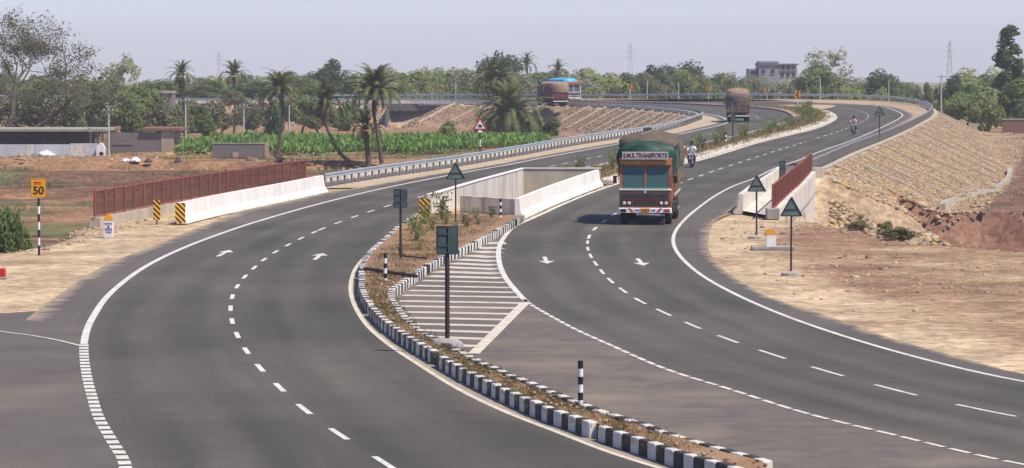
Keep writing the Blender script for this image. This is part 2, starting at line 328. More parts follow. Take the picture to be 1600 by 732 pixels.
RE = catmull([W(27,44,0),W(19.5,60,0)] + px([(1600,597),(1419,555),(1362,539),(1297,518.7),(1231,495.5),(1165.6,468),(1122,446),(1100,433),(1082,419.6),(1063.7,402),(1054,386.8),(1052,371.5),(1059,356),(1074.7,338.7),(1096.5,321),(1118,306),(1147,290.6),(1177,279.7),(1213,262.5),(1247,251),(1266.6,242.8),(1293,233),(1329,220.6),(1364,206,.1),(1385.6,195.7,.2),(1403,186.8,.3),(1410.5,180.6,.4),(1405,175.8,.45),(1394.5,171.2,.5),(1382,167.8,.5),(1364,165.5,.5),(1337.7,163.7,.5)]) + [W(44.5,473,.55),W(39,484,.6),W(32,496.5,.6),W(19,516,.55),W(4,528,.45),W(-20,533.5,.3),W(-51,535,.15),W(-120,536,.15)], .8)
RR = catmull(px([(1262,271),(1293,257),(1329,240),(1364,226),(1400,211),(1435,194,0.1),(1455,181.5,.3),(1457,174,.45),(1447,168,.6),(1417,162,.8),(1382,158.5,.85),(1329,156.5,.9),(1258,155.5,.95),(1100,155,.9),(984,155.5,.7),(900,156,.55)]) + [W(3,523.5,.5),W(-20,535.5,.3),W(-51,538,.15),W(-120,539,.15)], .8)
GI = catmull(px([(505,294),(518,291.5),(600,278),(706,262.5),(800,246),(886,230),(960,218),(1019,209),(1060,199.5),(1085,191),(1097,185.5),(1083,180),(1050,175),(1000,170.5),(940,167)]) + [W(4,494,0),W(-4.5,504,0),W(-20,509,0),W(-51,510,0),W(-120,511,0)], .8)
LE, LR, RL, RE, RR, GI = [smooth(p, 6) for p in (LE, LR, RL, RE, RR, GI)]
LD = smooth(LD, 12); RD = smooth(RD, 12)
LA = catmull(px([(40,500),(57,486),(91,461),(123,439),(167,413),(200,399),(253,379),(290,363),(323,351),(377.5,329.5),(445,315),(512.5,300),(553,294.5),(618.6,283),(684,271.5),(724,266),(853,242),(962,223),(1045,210.5),(1085,201),(1119,192.5),(1122,188.5),(1117,184.5),(1095,179.3)]) + [W(23,437,0),W(19,457,0),W(14,477,0),W(5,496,0),W(-4,506,0),W(-20,510.5,0),W(-51,511.5,0),W(-120,512.5,0)], .8)
RA = catmull([W(27.4,46,0)] + px([(1599,583.7),(1517,563),(1381,524.7),(1290.7,493),(1200,463.5),(1160,441),(1129,419.6),(1114,402),(1107.5,389),(1107.5,371.5),(1112,356),(1118,345),(1148,331),(1180,305),(1200,288),(1235,268),(1262,254)]) + list(offset(cut(RE, 215, 468), -1.3)[::12]) + [W(46.5,474.5,.6),W(41,486.5,.7),W(33,499.5,.7),W(20,518.5,.6),W(5,530.5,.5),W(-20,535,.3),W(-51,536.5,.15),W(-120,537.5,.15)], .8)
LK = catmull([W(4.35,55.4,0)] + px([(1055,731),(1003,712.6),(939,691),(884,670.6),(861,663),(800,636),(720,596),(648,552),(618,532.5),(594,514),(574,491),(563,471),(560,451),(561,432),(568,415),(578,402),(600,382),(622,362),(650,343)]), .45)
MR = catmull(px([(1208,745),(1191,740),(1121.6,721),(1060.7,703.5),(1008.6,683.5),(962,669),(916,652.5),(860,629),(812,608.5),(750,581),(724,567),(690,549),(672.6,540),(653,525),(638,511),(625,494),(616,478),(616,468),(630,457),(650,442),(679,422),(698,411.5),(724,400),(752,386),(785,367.5),(822,345)]), .45)

# ------------------------------------------------------------------ terrain
def vnoise(x, y, sc_, seed=0):
    x = np.asarray(x) / sc_ + seed * 17.3; y = np.asarray(y) / sc_ + seed * 9.1
    xi = np.floor(x).astype(np.int64); yi = np.floor(y).astype(np.int64); fx = x - xi; fy = y - yi
    fx = fx * fx * (3 - 2 * fx); fy = fy * fy * (3 - 2 * fy)
    def h(a, b):
        n = (a * 374761393 + b * 668265263 + seed * 1442695) & 0x7fffffff
        n = ((n ^ (n >> 13)) * 1274126177) & 0x7fffffff
        return ((n ^ (n >> 16)) & 0xffff) / 65535.0
    return (h(xi, yi) * (1 - fx) + h(xi + 1, yi) * fx) * (1 - fy) + (h(xi, yi + 1) * (1 - fx) + h(xi + 1, yi + 1) * fx) * fy
def fbm(x, y, s, seed=0): return vnoise(x, y, s, seed) * .55 + vnoise(x, y, s / 2.3, seed + 3) * .3 + vnoise(x, y, s / 5, seed + 5) * .15
GIo = offset(GI, .9); RRo = offset(RR, -.8)
railL = px([(140,356),(146,354),(250,333),(370,312),(470,294)])
corr = np.vstack([[(-90, 20)], [(-90, 112)], [P(-150,412)[:2]], [P(0,392)[:2]], [P(60,384)[:2]], [P(110,366)[:2]], [q[:2] + np.array([-.5, .3]) for q in railL], GIo[::16, :2], [(-400, 513)], [(-400, 540)], RRo[::-16, :2], [P(1272,336)[:2]], [P(1276,347)[:2]], [P(1340,358)[:2]], [P(1430,378)[:2]], [P(1510,384)[:2]], [P(1600,390)[:2]], [(34, 122)], [(90, 108)], [(90, 20)]])
def poly_sd(x, y, poly):
    """distance to polygon outline, negative inside"""
    x = np.asarray(x, float); y = np.asarray(y, float); d = np.full(x.shape, 1e9); ins = np.zeros(x.shape, bool)
    for a, b in zip(poly, np.roll(poly, -1, 0)):
        e = b - a; L2 = e @ e + 1e-12
        t = np.clip(((x - a[0]) * e[0] + (y - a[1]) * e[1]) / L2, 0, 1)
        d = np.minimum(d, (x - a[0] - t * e[0]) ** 2 + (y - a[1] - t * e[1]) ** 2)
        c = ((a[1] > y) != (b[1] > y)); xx = (b[0] - a[0]) * (y - a[1]) / (b[1] - a[1] + 1e-12) + a[0]
        ins ^= c & (x < xx)
    d = np.sqrt(d); return np.where(ins, -d, d)
def sstep(a, b, x): t = np.clip((x - a) / (b - a), 0, 1); return t * t * (3 - 2 * t)
def hRf(y): return 3.2 + 1.2 * sstep(224, 300, y) - 1.6 * sstep(315, 400, y)
UX0, UX1 = (604 - 800) / 9.85, (692 - 800) / 9.85
PIT = np.array([P(690,327)[:2] + [.4, 8], [0.3, 190.2], [4.9, 190.2], P(826,342)[:2] + [-.2, 8]])
def zraise(y): return 0.0
def terrain(x, y):
    x = np.asarray(x, float); y = np.asarray(y, float)
    d = poly_sd(x, y, corr)
    right = sstep(8, 14, x - np.interp(y, [0, 150, 200, 260, 330, 410, 520], [0, 0, 4, 12, 20, 30, 38])) * (y < 485)
    far = sstep(512, 535, y)
    hL = 2.8 + .9 * sstep(380, 480, y); hR = hRf(y)
    h = hL * (1 - right) + hR * right
    h = np.where(far > 0, h * (1 - far) + 3.3 * far, h)
    slope = np.where((right > .5) & (y > 150), 2.2, np.where(y < 170, 1.3, 1.9))
    rise = np.interp(y, [300, 420, 480, 540], [0, .35, .6, .1]) * sstep(20, 45, x) 
    z = np.where(d < 0, -.08 + 0 * d, -np.minimum(h, np.maximum(d, 0) / slope) - .08)
    # verge climbs with the banked curve
    z = z + rise * np.clip(1 - np.maximum(d, 0) / 6, 0, 1) * (y > 300)
    out = sstep(0.5, 6, d)
    z += out * (fbm(x, y, 9, 1) - .5) * .5 + out * (fbm(x, y, 2.5, 2) - .5) * .18
    z += np.where((d < 0) & (y < 165), (fbm(x, y, 1.6, 4) - .5) * .05, 0)
    # washed-out cut in front of the toe wall
    cutm = sstep(25, 28, x) * (1 - sstep(219.5, 221.0, y + 1.2 * np.sin(x * .9) + (fbm(x, y, 4, 8) - .5) * 3)) * sstep(150, 172, y) * (d > 2)
    z = z - cutm * (2.3 + .9 * (fbm(x, y, 2.2, 61) - .5)) + (x > 24) * (y > 165) * (y < 330) * out * (d > 9) * (fbm(x, y, 5, 62) - .5) * .8
    wx = np.interp(y, [148, 165, 183, 200], [12.75, 14.45, 16.85, 18.1])
    rg = (y > 147.2) & (y < 200) & (x > wx) & (x < wx + 13)
    zp = np.maximum(np.maximum(-3.3, -np.hypot(x - 18.3, y - 200) / 1.7), -(y - 147.2) / 1.1)
    z = np.where(rg, np.minimum(z, zp - .08), z)
    # ploughed bunds of the left field
    lf = sstep(-6, -10, x) * sstep(195, 215, y) * (1 - sstep(300, 330, y)) * out
    z += lf * .6 * (np.sin(y * .19 + x * .03 + 2 * fbm(x, y, 30, 6)) > .55)
    # mouth of the far underpass
    ux = (x > UX0) & (x < UX1) & (y > 478) & (y < 509.5)
    z = np.where(ux, np.minimum(z, -3.9 + np.maximum(0, (x - UX0 - 2.2) / (UX1 - UX0 - 2.2)) * 3.7), z)
    # the plain falls away beyond the road
    z = z - .0068 * np.maximum(0, y - 640)
    # median opening under the bridge
    z = np.where(poly_sd(x, y, PIT) < .3, -4.2, z)
    return z
def G(u, v, dz=0.0, t0=None):
    """surveyed pixel -> point on the terrain"""
    d = ray(u, v); lo = None
    ys = np.linspace(60, 1500, 2881); tt = ys / d[1]
    zz = H + d[2] * tt; tz = terrain(d[0] * tt, ys)
    k = np.argmax(zz <= tz + dz)
    if zz[k] > tz[k] + dz: k = len(ys) - 1
    return np.array([d[0] * tt[k], ys[k], tz[k] + dz])
def gz(x, y): return float(terrain(np.array([x]), np.array([y]))[0])
def at(u, dist):
    """point on the terrain in direction u at a given distance"""
    x = (u - 800) / F * dist; return np.array([x, dist, gz(x, dist)])

def spaced(a): return np.array(sorted(set(np.round(a, 3))))
xs = spaced(np.concatenate([np.arange(-36, 62, .8), np.arange(-130, 130, 3.0), np.linspace(-130, -2400, 40) , np.linspace(130, 2400, 40)]))
ys = spaced(np.concatenate([np.arange(28, 176, .8), np.arange(176, 430, 1.5), np.arange(430, 560, 2.5), np.arange(560, 900, 12), np.linspace(900, 4100, 40)]))
GX, GY = np.meshgrid(xs, ys); gx = GX.ravel(); gy = GY.ravel()
gzv = terrain(gx, gy)
nx, ny = len(xs), len(ys); idx = np.arange(nx * ny).reshape(ny, nx)
quads = np.stack([idx[:-1, :-1].ravel(), idx[:-1, 1:].ravel(), idx[1:, 1:].ravel(), idx[1:, :-1].ravel()], 1)
# soil colours by place
gd = poly_sd(gx, gy, corr)
def mixc(c, col, wgt): return c * (1 - wgt[:, None]) + np.array(col)[None] * wgt[:, None]
gc = np.tile(np.array([.20, .165, .085]), (len(gx), 1))
n1 = fbm(gx, gy, 14, 11); n2 = fbm(gx, gy, 4, 12); n3 = fbm(gx * .35, gy, 5, 13); n4 = fbm(gx, gy, 40, 15)
left = (gx < np.interp(gy, [0, 150, 200, 310, 385, 500], [-5, -10, -8, 13, 22, 0])) & (gy < 505)
right = (gx > 8) & ~left & (gy < 470)
gc[:] = mixc(gc, (.145, .084, .052), left * 1.0)
gc = mixc(gc, (.26, .145, .08), left * sstep(.48, .6, n3))
gc = mixc(gc, (.085, .055, .040), left * sstep(.6, .68, fbm(gx * .12, gy, 4, 31)) * (gy < 292) * .85)
gc = mixc(gc, (.10, .115, .045), left * sstep(.50, .62, n1) * (1 - sstep(270, 296, gy)) * .8)
gc = mixc(gc, (.27, .152, .080), left * sstep(287, 296, gy) * (1 - sstep(345, 356, gy)) * sstep(.3, .45, n2 * .5 + n3 * .5))
gc = mixc(gc, (.20, .19, .07), left * sstep(287, 296, gy) * (1 - sstep(345, 356, gy)) * sstep(.57, .66, n1) * .7)
gc = mixc(gc, (.26, .15, .085), left * sstep(400, 430, gy))
gc = mixc(gc, (.255, .160, .095), right * 1.0)
gc = mixc(gc, (.35, .25, .15), right * sstep(.48, .62, n2) * .8)
gc = mixc(gc, (.215, .11, .07), right * sstep(.5, .62, n1) * .8)
gc = mixc(gc, (.27, .19, .12), right * (gx > 24) * sstep(.5, .62, fbm(gx, gy, 3.5, 63)) * .7)
onslope = right * (gd > .2) * (gy > 150) * (gd < 11)
gc = mixc(gc, (.30, .215, .135), onslope * .85)
gc = mixc(gc, (.175, .100, .068), right * (gd > 10) * 1.0 * (gy > 165) * (gy < 420))
gc = mixc(gc, (.195, .100, .068), right * sstep(25, 27, gx) * (gy > 160) * (gy < 224) * .9)
sand = (gd < 0) * 1.0
ASPH = np.vstack([LA[::14, :2], RA[::-14, :2]])
nearm = (np.abs(gx) < 70) & (gy < 200); dr = np.full(len(gx), 2.0); dr[nearm] = np.minimum(poly_sd(gx[nearm], gy[nearm], ASPH), 60)
sandw = sand * (1 - np.where(gx > 3, sstep(2.0, 4.6, dr + (n1 - .5) * 3.5), sstep(4.5, 8.5, dr + (n1 - .5) * 5)) * .88)
gc = mixc(gc, (.435, .325, .205), sandw)
gc = mixc(gc, (.33, .225, .135), sandw * sstep(.52, .66, n2) * .6)
inner = left * (gd > .1) * (gd < 8) * (gy > 400) + (gd > .1) * (gd < 8) * (gy > 440) * (gy < 512)
gc = mixc(gc, (.27, .175, .115), np.clip(inner, 0, 1) * .9)
fr = (gy > 545) | (gx > 75)
gc = mixc(gc, (.27, .16, .10), fr * sstep(.5, .6, n4) * 1.0)
me = rawmesh('ground', np.stack([gx, gy, gzv], 1), quads, [], smooth=True)
ca = me.color_attributes.new('soil', 'FLOAT_COLOR', 'POINT')
ca.data.foreach_set('color', np.concatenate([gc, np.ones((len(gc), 1))], 1).astype(np.float32).ravel())
gm = bpy.data.materials.new('soil'); gm.use_nodes = True; n = gm.node_tree.nodes; l = gm.node_tree.links
b = n['Principled BSDF']; b.inputs['Roughness'].default_value = 1; b.inputs['Specular IOR Level'].default_value = .1
at_ = n.new('ShaderNodeAttribute'); at_.attribute_name = 'soil'; tc = n.new('ShaderNodeTexCoord')
cur = at_.outputs['Color']
for s_, lo_, hi_, a_ in ((.35, .35, .65, .22), (2.2, .35, .65, .28), (9, .3, .7, .24)):
    nz = n.new('ShaderNodeTexNoise'); nz.inputs['Scale'].default_value = s_; nz.inputs['Detail'].default_value = 5; l.new(tc.outputs['Object'], nz.inputs[0])
    mr = n.new('ShaderNodeMapRange'); mr.inputs[1].default_value = lo_; mr.inputs[2].default_value = hi_; mr.inputs[3].default_value = 1 - a_; mr.inputs[4].default_value = 1 + a_; l.new(nz.outputs[0], mr.inputs[0])
    vm = n.new('ShaderNodeVectorMath'); vm.operation = 'SCALE'; l.new(cur, vm.inputs[0]); l.new(mr.outputs[0], vm.inputs['Scale']); cur = vm.outputs[0]
l.new(cur, b.inputs['Base Color'])
nb = n.new('ShaderNodeTexNoise'); nb.inputs['Scale'].default_value = 3.0; nb.inputs['Detail'].default_value = 8; l.new(tc.outputs['Object'], nb.inputs[0])
bp = n.new('ShaderNodeBump'); bp.inputs['Strength'].default_value = .5; bp.inputs['Distance'].default_value = .08; l.new(nb.outputs[0], bp.inputs['Height']); l.new(bp.outputs[0], b.inputs['Normal'])
me.materials.append(gm)
ground = obj_from(me, 'ground'); tag(ground, kind='structure')

# ------------------------------------------------------------------ roads
road_l = MB().ribbon(LE, LR, 0.0, 900).build('left_carriageway', asphalt); tag(road_l, kind='structure')
road_r = MB().ribbon(RL, RE, 0.0, 900).build('right_carriageway', asphalt); tag(road_r, kind='structure')
sh = MB().ribbon(LA, LE[np.argmax(LE[:, 1] > 90):], -.005, 900).build('left_shoulder', asphalt_side); tag(sh, kind='structure')
sh = MB().ribbon(RE, RA, -.005, 900).build('right_shoulder', asphalt_side_r); tag(sh, kind='structure')
# side road joining from the left
c0 = P(57, 486); lep = cut(LE, 28, 96)[::4]
poly = [(-60, 28), (-60, 94)] + [(P(0, 489.5)[0], P(0, 489.5)[1]), (c0[0], c0[1]), (c0[0] + 1.2, c0[1] + 2)] + [(q[0] + .05, q[1]) for q in lep[::-1]]
side = MB().add([(a, b_, -.006) for a, b_ in poly], [tuple(range(len(poly)))]).build('side_road', asphalt_old); tag(side, kind='structure')
# dusty gore between the median kerb and the right carriageway
gA = cut(MR, 50, 152); gB = cut(RL, 44, 156)
gore = MB().ribbon(gA, gB, -.004, 300).build('gore_area', asphalt_gore); tag(gore, kind='structure')
# apron of the left carriageway along the median
ap = MB().ribbon(cut(LR, 44, 152), offset(LK, -.1), -.006, 300).build('left_apron', apron_m); tag(ap, kind='structure')
# far verge and concrete edge strips
vg = MB().ribbon(RA[np.argmax(RA[:, 1] > 215):], offset(RR, -.6)[np.argmax(RR[:, 1] > 215):], -.012, 500).build('outer_verge', M('verge_sand', (.42, .32, .21), (.32, .22, .14), scale=.5, rough=1, bump=.5, c3=(.25, .14, .08), scale3=.3, amt3=.7)); tag(vg, kind='structure')
vg = MB().ribbon(offset(GI, .7), LA[np.argmax(LA[:, 1] > 184):], -.012, 500).build('inner_verge', M('verge_sand_pale', (.46, .36, .24), (.36, .27, .17), scale=.5, rough=1, bump=.5)); tag(vg, kind='structure')
# the median beyond the bridge opening
mA = LR[np.argmax(LR[:, 1] > 188):]; mB = RL[np.argmax(RL[:, 1] > 190):]
mi = MB().ribbon(offset(mA, -.35), offset(mB, 1.3), .16, 500).build('far_median', soil_m); tag(mi, kind='structure')
st = MB().sweep(mB[::2], [(.12, -.05), (.12, .12), (1.3, .22), (1.3, -.05)]).build('median_edge_strip', cream_m); tag(fix(st), kind='structure')
st = MB().sweep(mA[::2], [(-.05, -.05), (-.05, .24), (-.4, .24), (-.4, -.05)]).build('far_median_kerb', conc_grey); tag(fix(st), kind='structure')
# near median soil
md = MB().ribbon(offset(LK, -.15), offset(MR, .15), .20, 260)
md.v = [(a, b_, c + .09 * (vnoise(a, b_, .9, 5) - .4) + (0.05 if 1 else 0)) for a, b_, c in md.v]
md = md.build('near_median', soil_m); tag(md, kind='structure')

def at_s(p, L, s): return np.array([np.interp(s, L, p[:, k]) for k in range(3)])
def line(parent, path, wid, name='edge_line', m=paint, dz=.005):
    A = offset(path, wid / 2); B = offset(path, -wid / 2)
    return MB().ribbon(A, B, dz, len(path)).build(name, m, parent)
def dashes(parent, path, s0, s1, on, period, wid, name='lane_dash', dz=.005, m=paint):
    L = arclen(path); s = s0
    while s < min(s1, L[-1] - on):
        n_ = max(2, int(on / 1.0) + 1); seg = np.array([at_s(path, L, q) for q in np.linspace(s, s + on * random.uniform(.94, 1.04), n_)])
        line(parent, seg, wid, name, m, dz); s += period
def s_near(path, q): return arclen(path)[np.argmin(np.linalg.norm(path[:, :2] - np.array(q)[:2], axis=1))]
sJ = s_near(LE, P(131, 540))
LEs = arclen(LE)
line(road_l, LE[LEs >= sJ], .20)
dashes(road_l, LE, 4, sJ, .55, .82, .24, 'block_mark')
line(road_l, cut(LR, 44, 152)[5:], .13, 'inner_edge_line', paint_worn)
sq = s_near(LD, P(600, 723)); dashes(road_l, LD, sq - 3 * 4.63 - 1, sq + 78, 1.9, 4.63, .13)
s2 = s_near(LD, P(454, 381)); dashes(road_l, LD, sq + 80, 520, 2.3, 5.4, .13)
sR = s_near(RL, P(822, 472))
RLs = arclen(RL); line(road_r, RL[RLs >= sR], .19)
dashes(road_r, RL, 2, sR, .82, 1.02, .13, 'block_mark')
line(road_r, RE, .15)
sq = s_near(RD, P(1490, 632)); dashes(road_r, RD, sq - 4.5 * 3 + .2 - 2.55, sq + 62, 2.4, 4.48, .11)
dashes(road_r, RD, sq + 64, 560, 2.8, 6.3, .13)
line(side, catmull(px([(-60, 508), (0, 518.5), (45, 524), (90, 532), (126, 541)]), .8), .10, 'side_road_line', dz=.008)
# hatching
yr = [382, 389.6, 395.7, 402.7, 408.9, 415, 421, 428, 435, 442, 450, 457.5, 465, 474, 482, 491, 500, 509.6, 519.5, 530, 541.5]
for v in yr:
    rr = [q for q in ((np.interp(v, [382, 398, 418, 437.7, 458.5, 471.5], [781, 778.6, 782, 792, 809.6, 822])), np.interp(v, [471.5, 553], [822, 738]))]
    ur = (rr[0] if v < 472 else rr[1]) - (7 if v < 440 else 5)
    vl = v - 3.2
    ul = np.interp(vl, [367.5, 386, 400, 411.5, 422, 442, 457, 468, 478, 492, 508, 521, 535, 545], [785, 752, 724, 698, 679, 650, 630, 616, 616, 625, 638, 653, 672.6, 690]) + 6
    a = P(ul, vl); b_ = P(ur, v)
    seg = resample(np.array([a, b_]), n=4); line(gore, seg, .95 if v < 440 else .62, 'hatch_stripe', paint_hatch, .004)
line(gore, resample(np.array([P(740, 553), P(821, 473)]), n=6), .30, 'hatch_border', paint_worn, .0055)
# lane arrows
def arrow(parent, c, dirv, L=4.2, wd=.55, bend=0.0):
    d = np.array(dirv, float); d /= np.linalg.norm(d); nn = np.array([-d[1], d[0]])
    pts = [(-.5, .13), (.12, .13), (.12, .5), (.5, 0), (.12, -.5), (.12, -.13), (-.5, -.13)]
    vs = [(c[0] + d[0] * a * L + nn[0] * b_ * wd, c[1] + d[1] * a * L + nn[1] * b_ * wd, .006) for a, b_ in pts]
    MB().add(vs, [(0, 1, 5, 6), (2, 3, 4), (1, 2, 3, 4, 5)][:1] + [(2, 3, 4)]).build('lane_arrow', paint, parent)
def dir_at(path, q): k = np.argmin(np.linalg.norm(path[:, :2] - q[:2], axis=1)); return path[min(k + 6, len(path) - 1)][:2] - path[max(k - 6, 0)][:2]
for u, v in ((350, 396), (498, 401)):
    q = P(u, v); arrow(road_l, q, dir_at(LD, q), 4.0, .62)
for u, v in ((853, 407), (1001, 410)):
    q = P(u, v); arrow(road_r, q, -dir_at(RD, q), 4.0, .60)

# ------------------------------------------------------------------ painted kerbs, stone by stone
def kerb(name, path, side_, length=.47, hgt=.30, wid=.2, skip=()):
    root = empty(name, path[0], kind='structure'); L = arclen(path); i = 0; s = 0.0
    vars_ = [MB().box((0, 0, hgt / 2 - .02), (length * .985, wid, hgt + .04), bev=.022).mesh('kerb_stone', kerb_w), MB().box((0, 0, hgt / 2 - .02), (length * .985, wid, hgt + .04), bev=.022).mesh('kerb_stone', kerb_b)]
    while s < L[-1] - length and i < 300:
        a = at_s(path, L, s); b_ = at_s(path, L, s + length); c = (a + b_) / 2; t = b_ - a
        nn = np.array([-t[1], t[0], 0]) / np.linalg.norm(t)
        if i % 33 != 17:
            o = obj_from(vars_[i % 2], 'kerb_stone', root, c + nn * side_ * wid / 2 - path[0] + np.array([random.gauss(0, .008), random.gauss(0, .008), random.gauss(0, .008)]), math.atan2(t[1], t[0]) + random.gauss(0, .012))
        s += length; i += 1
    return root
kerb('left_kerb', LK, -1)
kerb('right_kerb', MR, 1)

# ------------------------------------------------------------------ barriers and bridge walls
def thing_at(name, loc, label, cat, group=None, rz=0): return empty(name, loc, rz, label, cat, group)
def jersey(path, side_, label, m=white_wall, hgt=.92, gaps=2, name='crash_barrier', group=None):
    """profile leans away from the road; side_ = -1 when the road lies right of the path"""
    root = thing_at(name, path[0], label, 'barrier', group); n_ = len(path); k = gaps
    s = side_
    for j in range(k):
        seg = path[int(j * (n_ - 1) / k):int((j + 1) * (n_ - 1) / k) + 1].copy()
        if j < k - 1: seg[-1] = seg[-1] - (seg[-1] - seg[-2]) * .04
        pr = [(0, -.03), (s * .03, .08), (s * .20, .32), (s * .27, hgt), (s * .47, hgt), (s * .47, -.03)]
        fix(MB().sweep(seg, pr).build('barrier_panel', m, root, world=True))
    return root
pL = catmull(px([(292, 349), (327.5, 340), (377.5, 329), (445, 315), (513, 300)]), 1.0)
bar_l = jersey(pL, 1, 'long whitewashed crash barrier in front of the long red railing', gaps=2)
pR = catmull(px([(820, 341.5), (860, 323), (905, 304.5), (943, 290)]), 1.0)
bar_m = jersey(pR, 1, 'whitewashed crash barrier on the median beside the striped kerb', gaps=2)
pRR = catmull(px([(1146, 333.5), (1165, 318), (1190, 300), (1212, 284.5)]), 1.0)
bar_r = jersey(pRR, -1, 'short beige backed crash barrier beside the steep red railing', conc_stain, gaps=1)
fix(MB().sweep(offset(pRR, .02)[::1], [(-.002, -.02), (-.032, .08), (-.198, .325), (-.262, .90), (-.30, .925), (-.24, .925), (-.18, .33), (-.01, .1)]).build('painted_face', white_wall, bar_r, world=True))
# median opening: left wall, closing wall, far abutment
wl = catmull([P(668, 335), P(740, 311), W(.55, 189, 0)], 1.0)
root = thing_at('median_wall', wl[0], 'long stained concrete wall on the left side of the median opening', 'wall')
fix(MB().sweep(wl, [(.12, -.05), (.02, .92), (-.2, .92), (-.2, -4.2), (.1, -4.2)]).build('wall_body', conc_stain, root, world=True))
fix(MB().sweep(wl, [(.05, .923), (.05, .97), (-.24, .97), (-.24, .923)]).build('coping', white_wall, root, world=True))
cw0, cw1 = P(722, 331), P(812, 340); cw1 = P(818, 338)
root = thing_at('closing_wall', cw0, 'low pale wall closing the near end of the median opening', 'wall')
pp = resample(np.array([cw0 + [0, 1.5, 0], cw1 + [0, 1.5, 0]]), n=4)
fix(MB().sweep(pp, [(.15, -4), (.15, .72), (-.15, .72), (-.15, -.1)]).build('wall_body', conc_stain, root, world=True))
root = thing_at('abutment_wall', (2.6, 188.6, -4), 'brown concrete abutment at the far end of the median opening', 'wall')
for k in range(3):
    MB().box((0.55 + .78 + k * 1.56, 188.6 + .004 * k, -1.62), (1.555, .5, 5.1)).build('wall_panel', conc, root, world=True)
MB().box((2.9, 188.58, .96), (4.75, .56, .06)).build('coping', conc_stain, root, world=True)
MB().box((2.6, 170, -4.1), (6.5, 38, .1)).build('pit_floor', conc, root, world=True)

def red_railing(path, base_h, label, n_posts, hgt=1.22, mesh_step=.13):
    root = thing_at('bridge_railing', path[0], label, 'railing'); L = arclen(path)
    pm = MB().box((0, 0, hgt / 2), (.095, .095, hgt)).mesh('post', rail_red)
    z0 = np.array([0, 0, base_h])
    for i in range(n_posts):
        s = L[-1] * i / (n_posts - 1); q = at_s(path, L, s); t = at_s(path, L, min(s + .5, L[-1])) - at_s(path, L, max(s - .5, 0))
        obj_from(pm, 'post', root, q + z0 - path[0] + [0, 0, random.uniform(-.01, .03)], math.atan2(t[1], t[0]))
    for h in (.06, hgt - .05):
        fix(MB().sweep(path, [(.028, base_h + h - .03), (.028, base_h + h + .03), (-.028, base_h + h + .03), (-.028, base_h + h - .03)]).build('top_rail' if h > .5 else 'bottom_rail', rail_red, root, world=True))
    mb = MB(); s = 0
    while s < L[-1]:
        q = at_s(path, L, s); t = at_s(path, L, min(s + .3, L[-1])) - at_s(path, L, max(s - .3, 0)); mb.box((q[0], q[1], q[2] + base_h + hgt / 2), (.019, .019, hgt - .16), math.atan2(t[1], t[0])); s += mesh_step
    for h in np.arange(.2, hgt - .1, .22): mb.sweep(path[::2], [(.006, base_h + h), (.006, base_h + h + .014), (-.006, base_h + h + .014), (-.006, base_h + h)])
    mb.build('infill_bars', rail_dark, root, world=True)
    return root
rl = catmull([P(148, 354), P(250, 333.5), P(370, 312), P(477, 293)], .8)
rb = thing_at('railing_plinth', rl[0], 'rough grey concrete plinth under the long red railing', 'plinth')
for j in range(6):
    n_ = len(rl); seg = rl[int(j * (n_ - 1) / 6):int((j + 1) * (n_ - 1) / 6) + 1]
    fix(MB().sweep(seg, [(.25, -1.5), (.25, .38), (-.25, .38), (-.25, -.1)]).build('plinth_block', conc, rb, world=True))
red_railing(rl, .40, 'long red steel railing behind the whitewashed barrier', 25)
rr_ = catmull([P(1207, 341), W(14.2, 165, 0), W(16.6, 183, 0), P(1268, 277)], .8)
rb = thing_at('wing_wall', rr_[0], 'sloping pale concrete wing wall under the steep red railing', 'wall')
fix(MB().sweep(rr_, [(.22, -.1), (.22, .36), (-.28, .36), (-.28, -3.6), (.2, -3.6)]).build('wall_body', conc_stain, rb, world=True))
MB().box(rr_[0] + [0, -.1, .22], (.62, .7, .5), bev=.03).build('end_block', conc_grey, rb, world=True)
fix(MB().sweep(offset(rr_[8:-4], -.285), [(.0, -.9), (.0, -.78), (-.06, -.78), (-.06, -.9)]).build('ledge', conc_grey, rb, world=True))
e_ = rr_[-1]; MB().box((e_[0] + .1, e_[1] + .3, -1.2), (1.3, .4, 3.6)).build('return_wall', conc_stain, rb, world=True)
red_railing(rr_, .37, 'steep red steel railing on the wing wall beside the stone slope', 17)
wk = MB().ribbon(offset(pRR, -.46), offset(rr_[:len(rr_) * 3 // 4], .2), .12, 60).build('walkway', conc_stain); tag(wk, kind='structure')

# ------------------------------------------------------------------ steel guard rails
def guard_rail(path, side_, label, post_step=2.0, kerb_wall=True, double=False, group=None, maxp=290, post_m=galv_dk):
    """side_: +1 if the road is right of the path"""
    root = thing_at('guard_rail', path[0], label, 'guard rail', group); L = arclen(path)
    pm = MB().box((0, 0, .32), (.10, .14, .84)).mesh('post', post_m)
    bm_ = MB().box((0, 0, .55), (.14, .16, .30)).mesh('spacer_block', post_m)
    s = .4; k = 0
    while s < L[-1] and k < maxp:
        q = at_s(path, L, s); t = at_s(path, L, min(s + .4, L[-1])) - at_s(path, L, max(s - .4, 0))
        obj_from(pm, 'post', root, q - path[0], math.atan2(t[1], t[0]) + R(90)); s += post_step; k += 1
    w_ = [(0, .47), (-.055, .50), (-.055, .55), (0, .585), (0, .635), (-.055, .67), (-.055, .72), (0, .76)]
    def W2(o, z): return [(side_ * (a - .09) + side_ * o, h + z) for a, h in w_] + [(side_ * (a - .086) + side_ * (o + .012), h + z) for a, h in w_[::-1]]
    fix(MB().sweep(path, W2(0, .06)).build('beam', galv, root, world=True))
    if double: fix(MB().sweep(path, W2(0, -.30)).build('lower_beam', galv, root, world=True))
    if kerb_wall: fix(MB().sweep(path, [(side_ * .28, -.3), (side_ * .28, .46), (side_ * .48, .46), (side_ * .48, -.3)]).build('kerb_wall', kerb_w, root, world=True))
    return root
kt = int(np.argmax(GI[:, 0] * (GI[:, 1] < 420)))
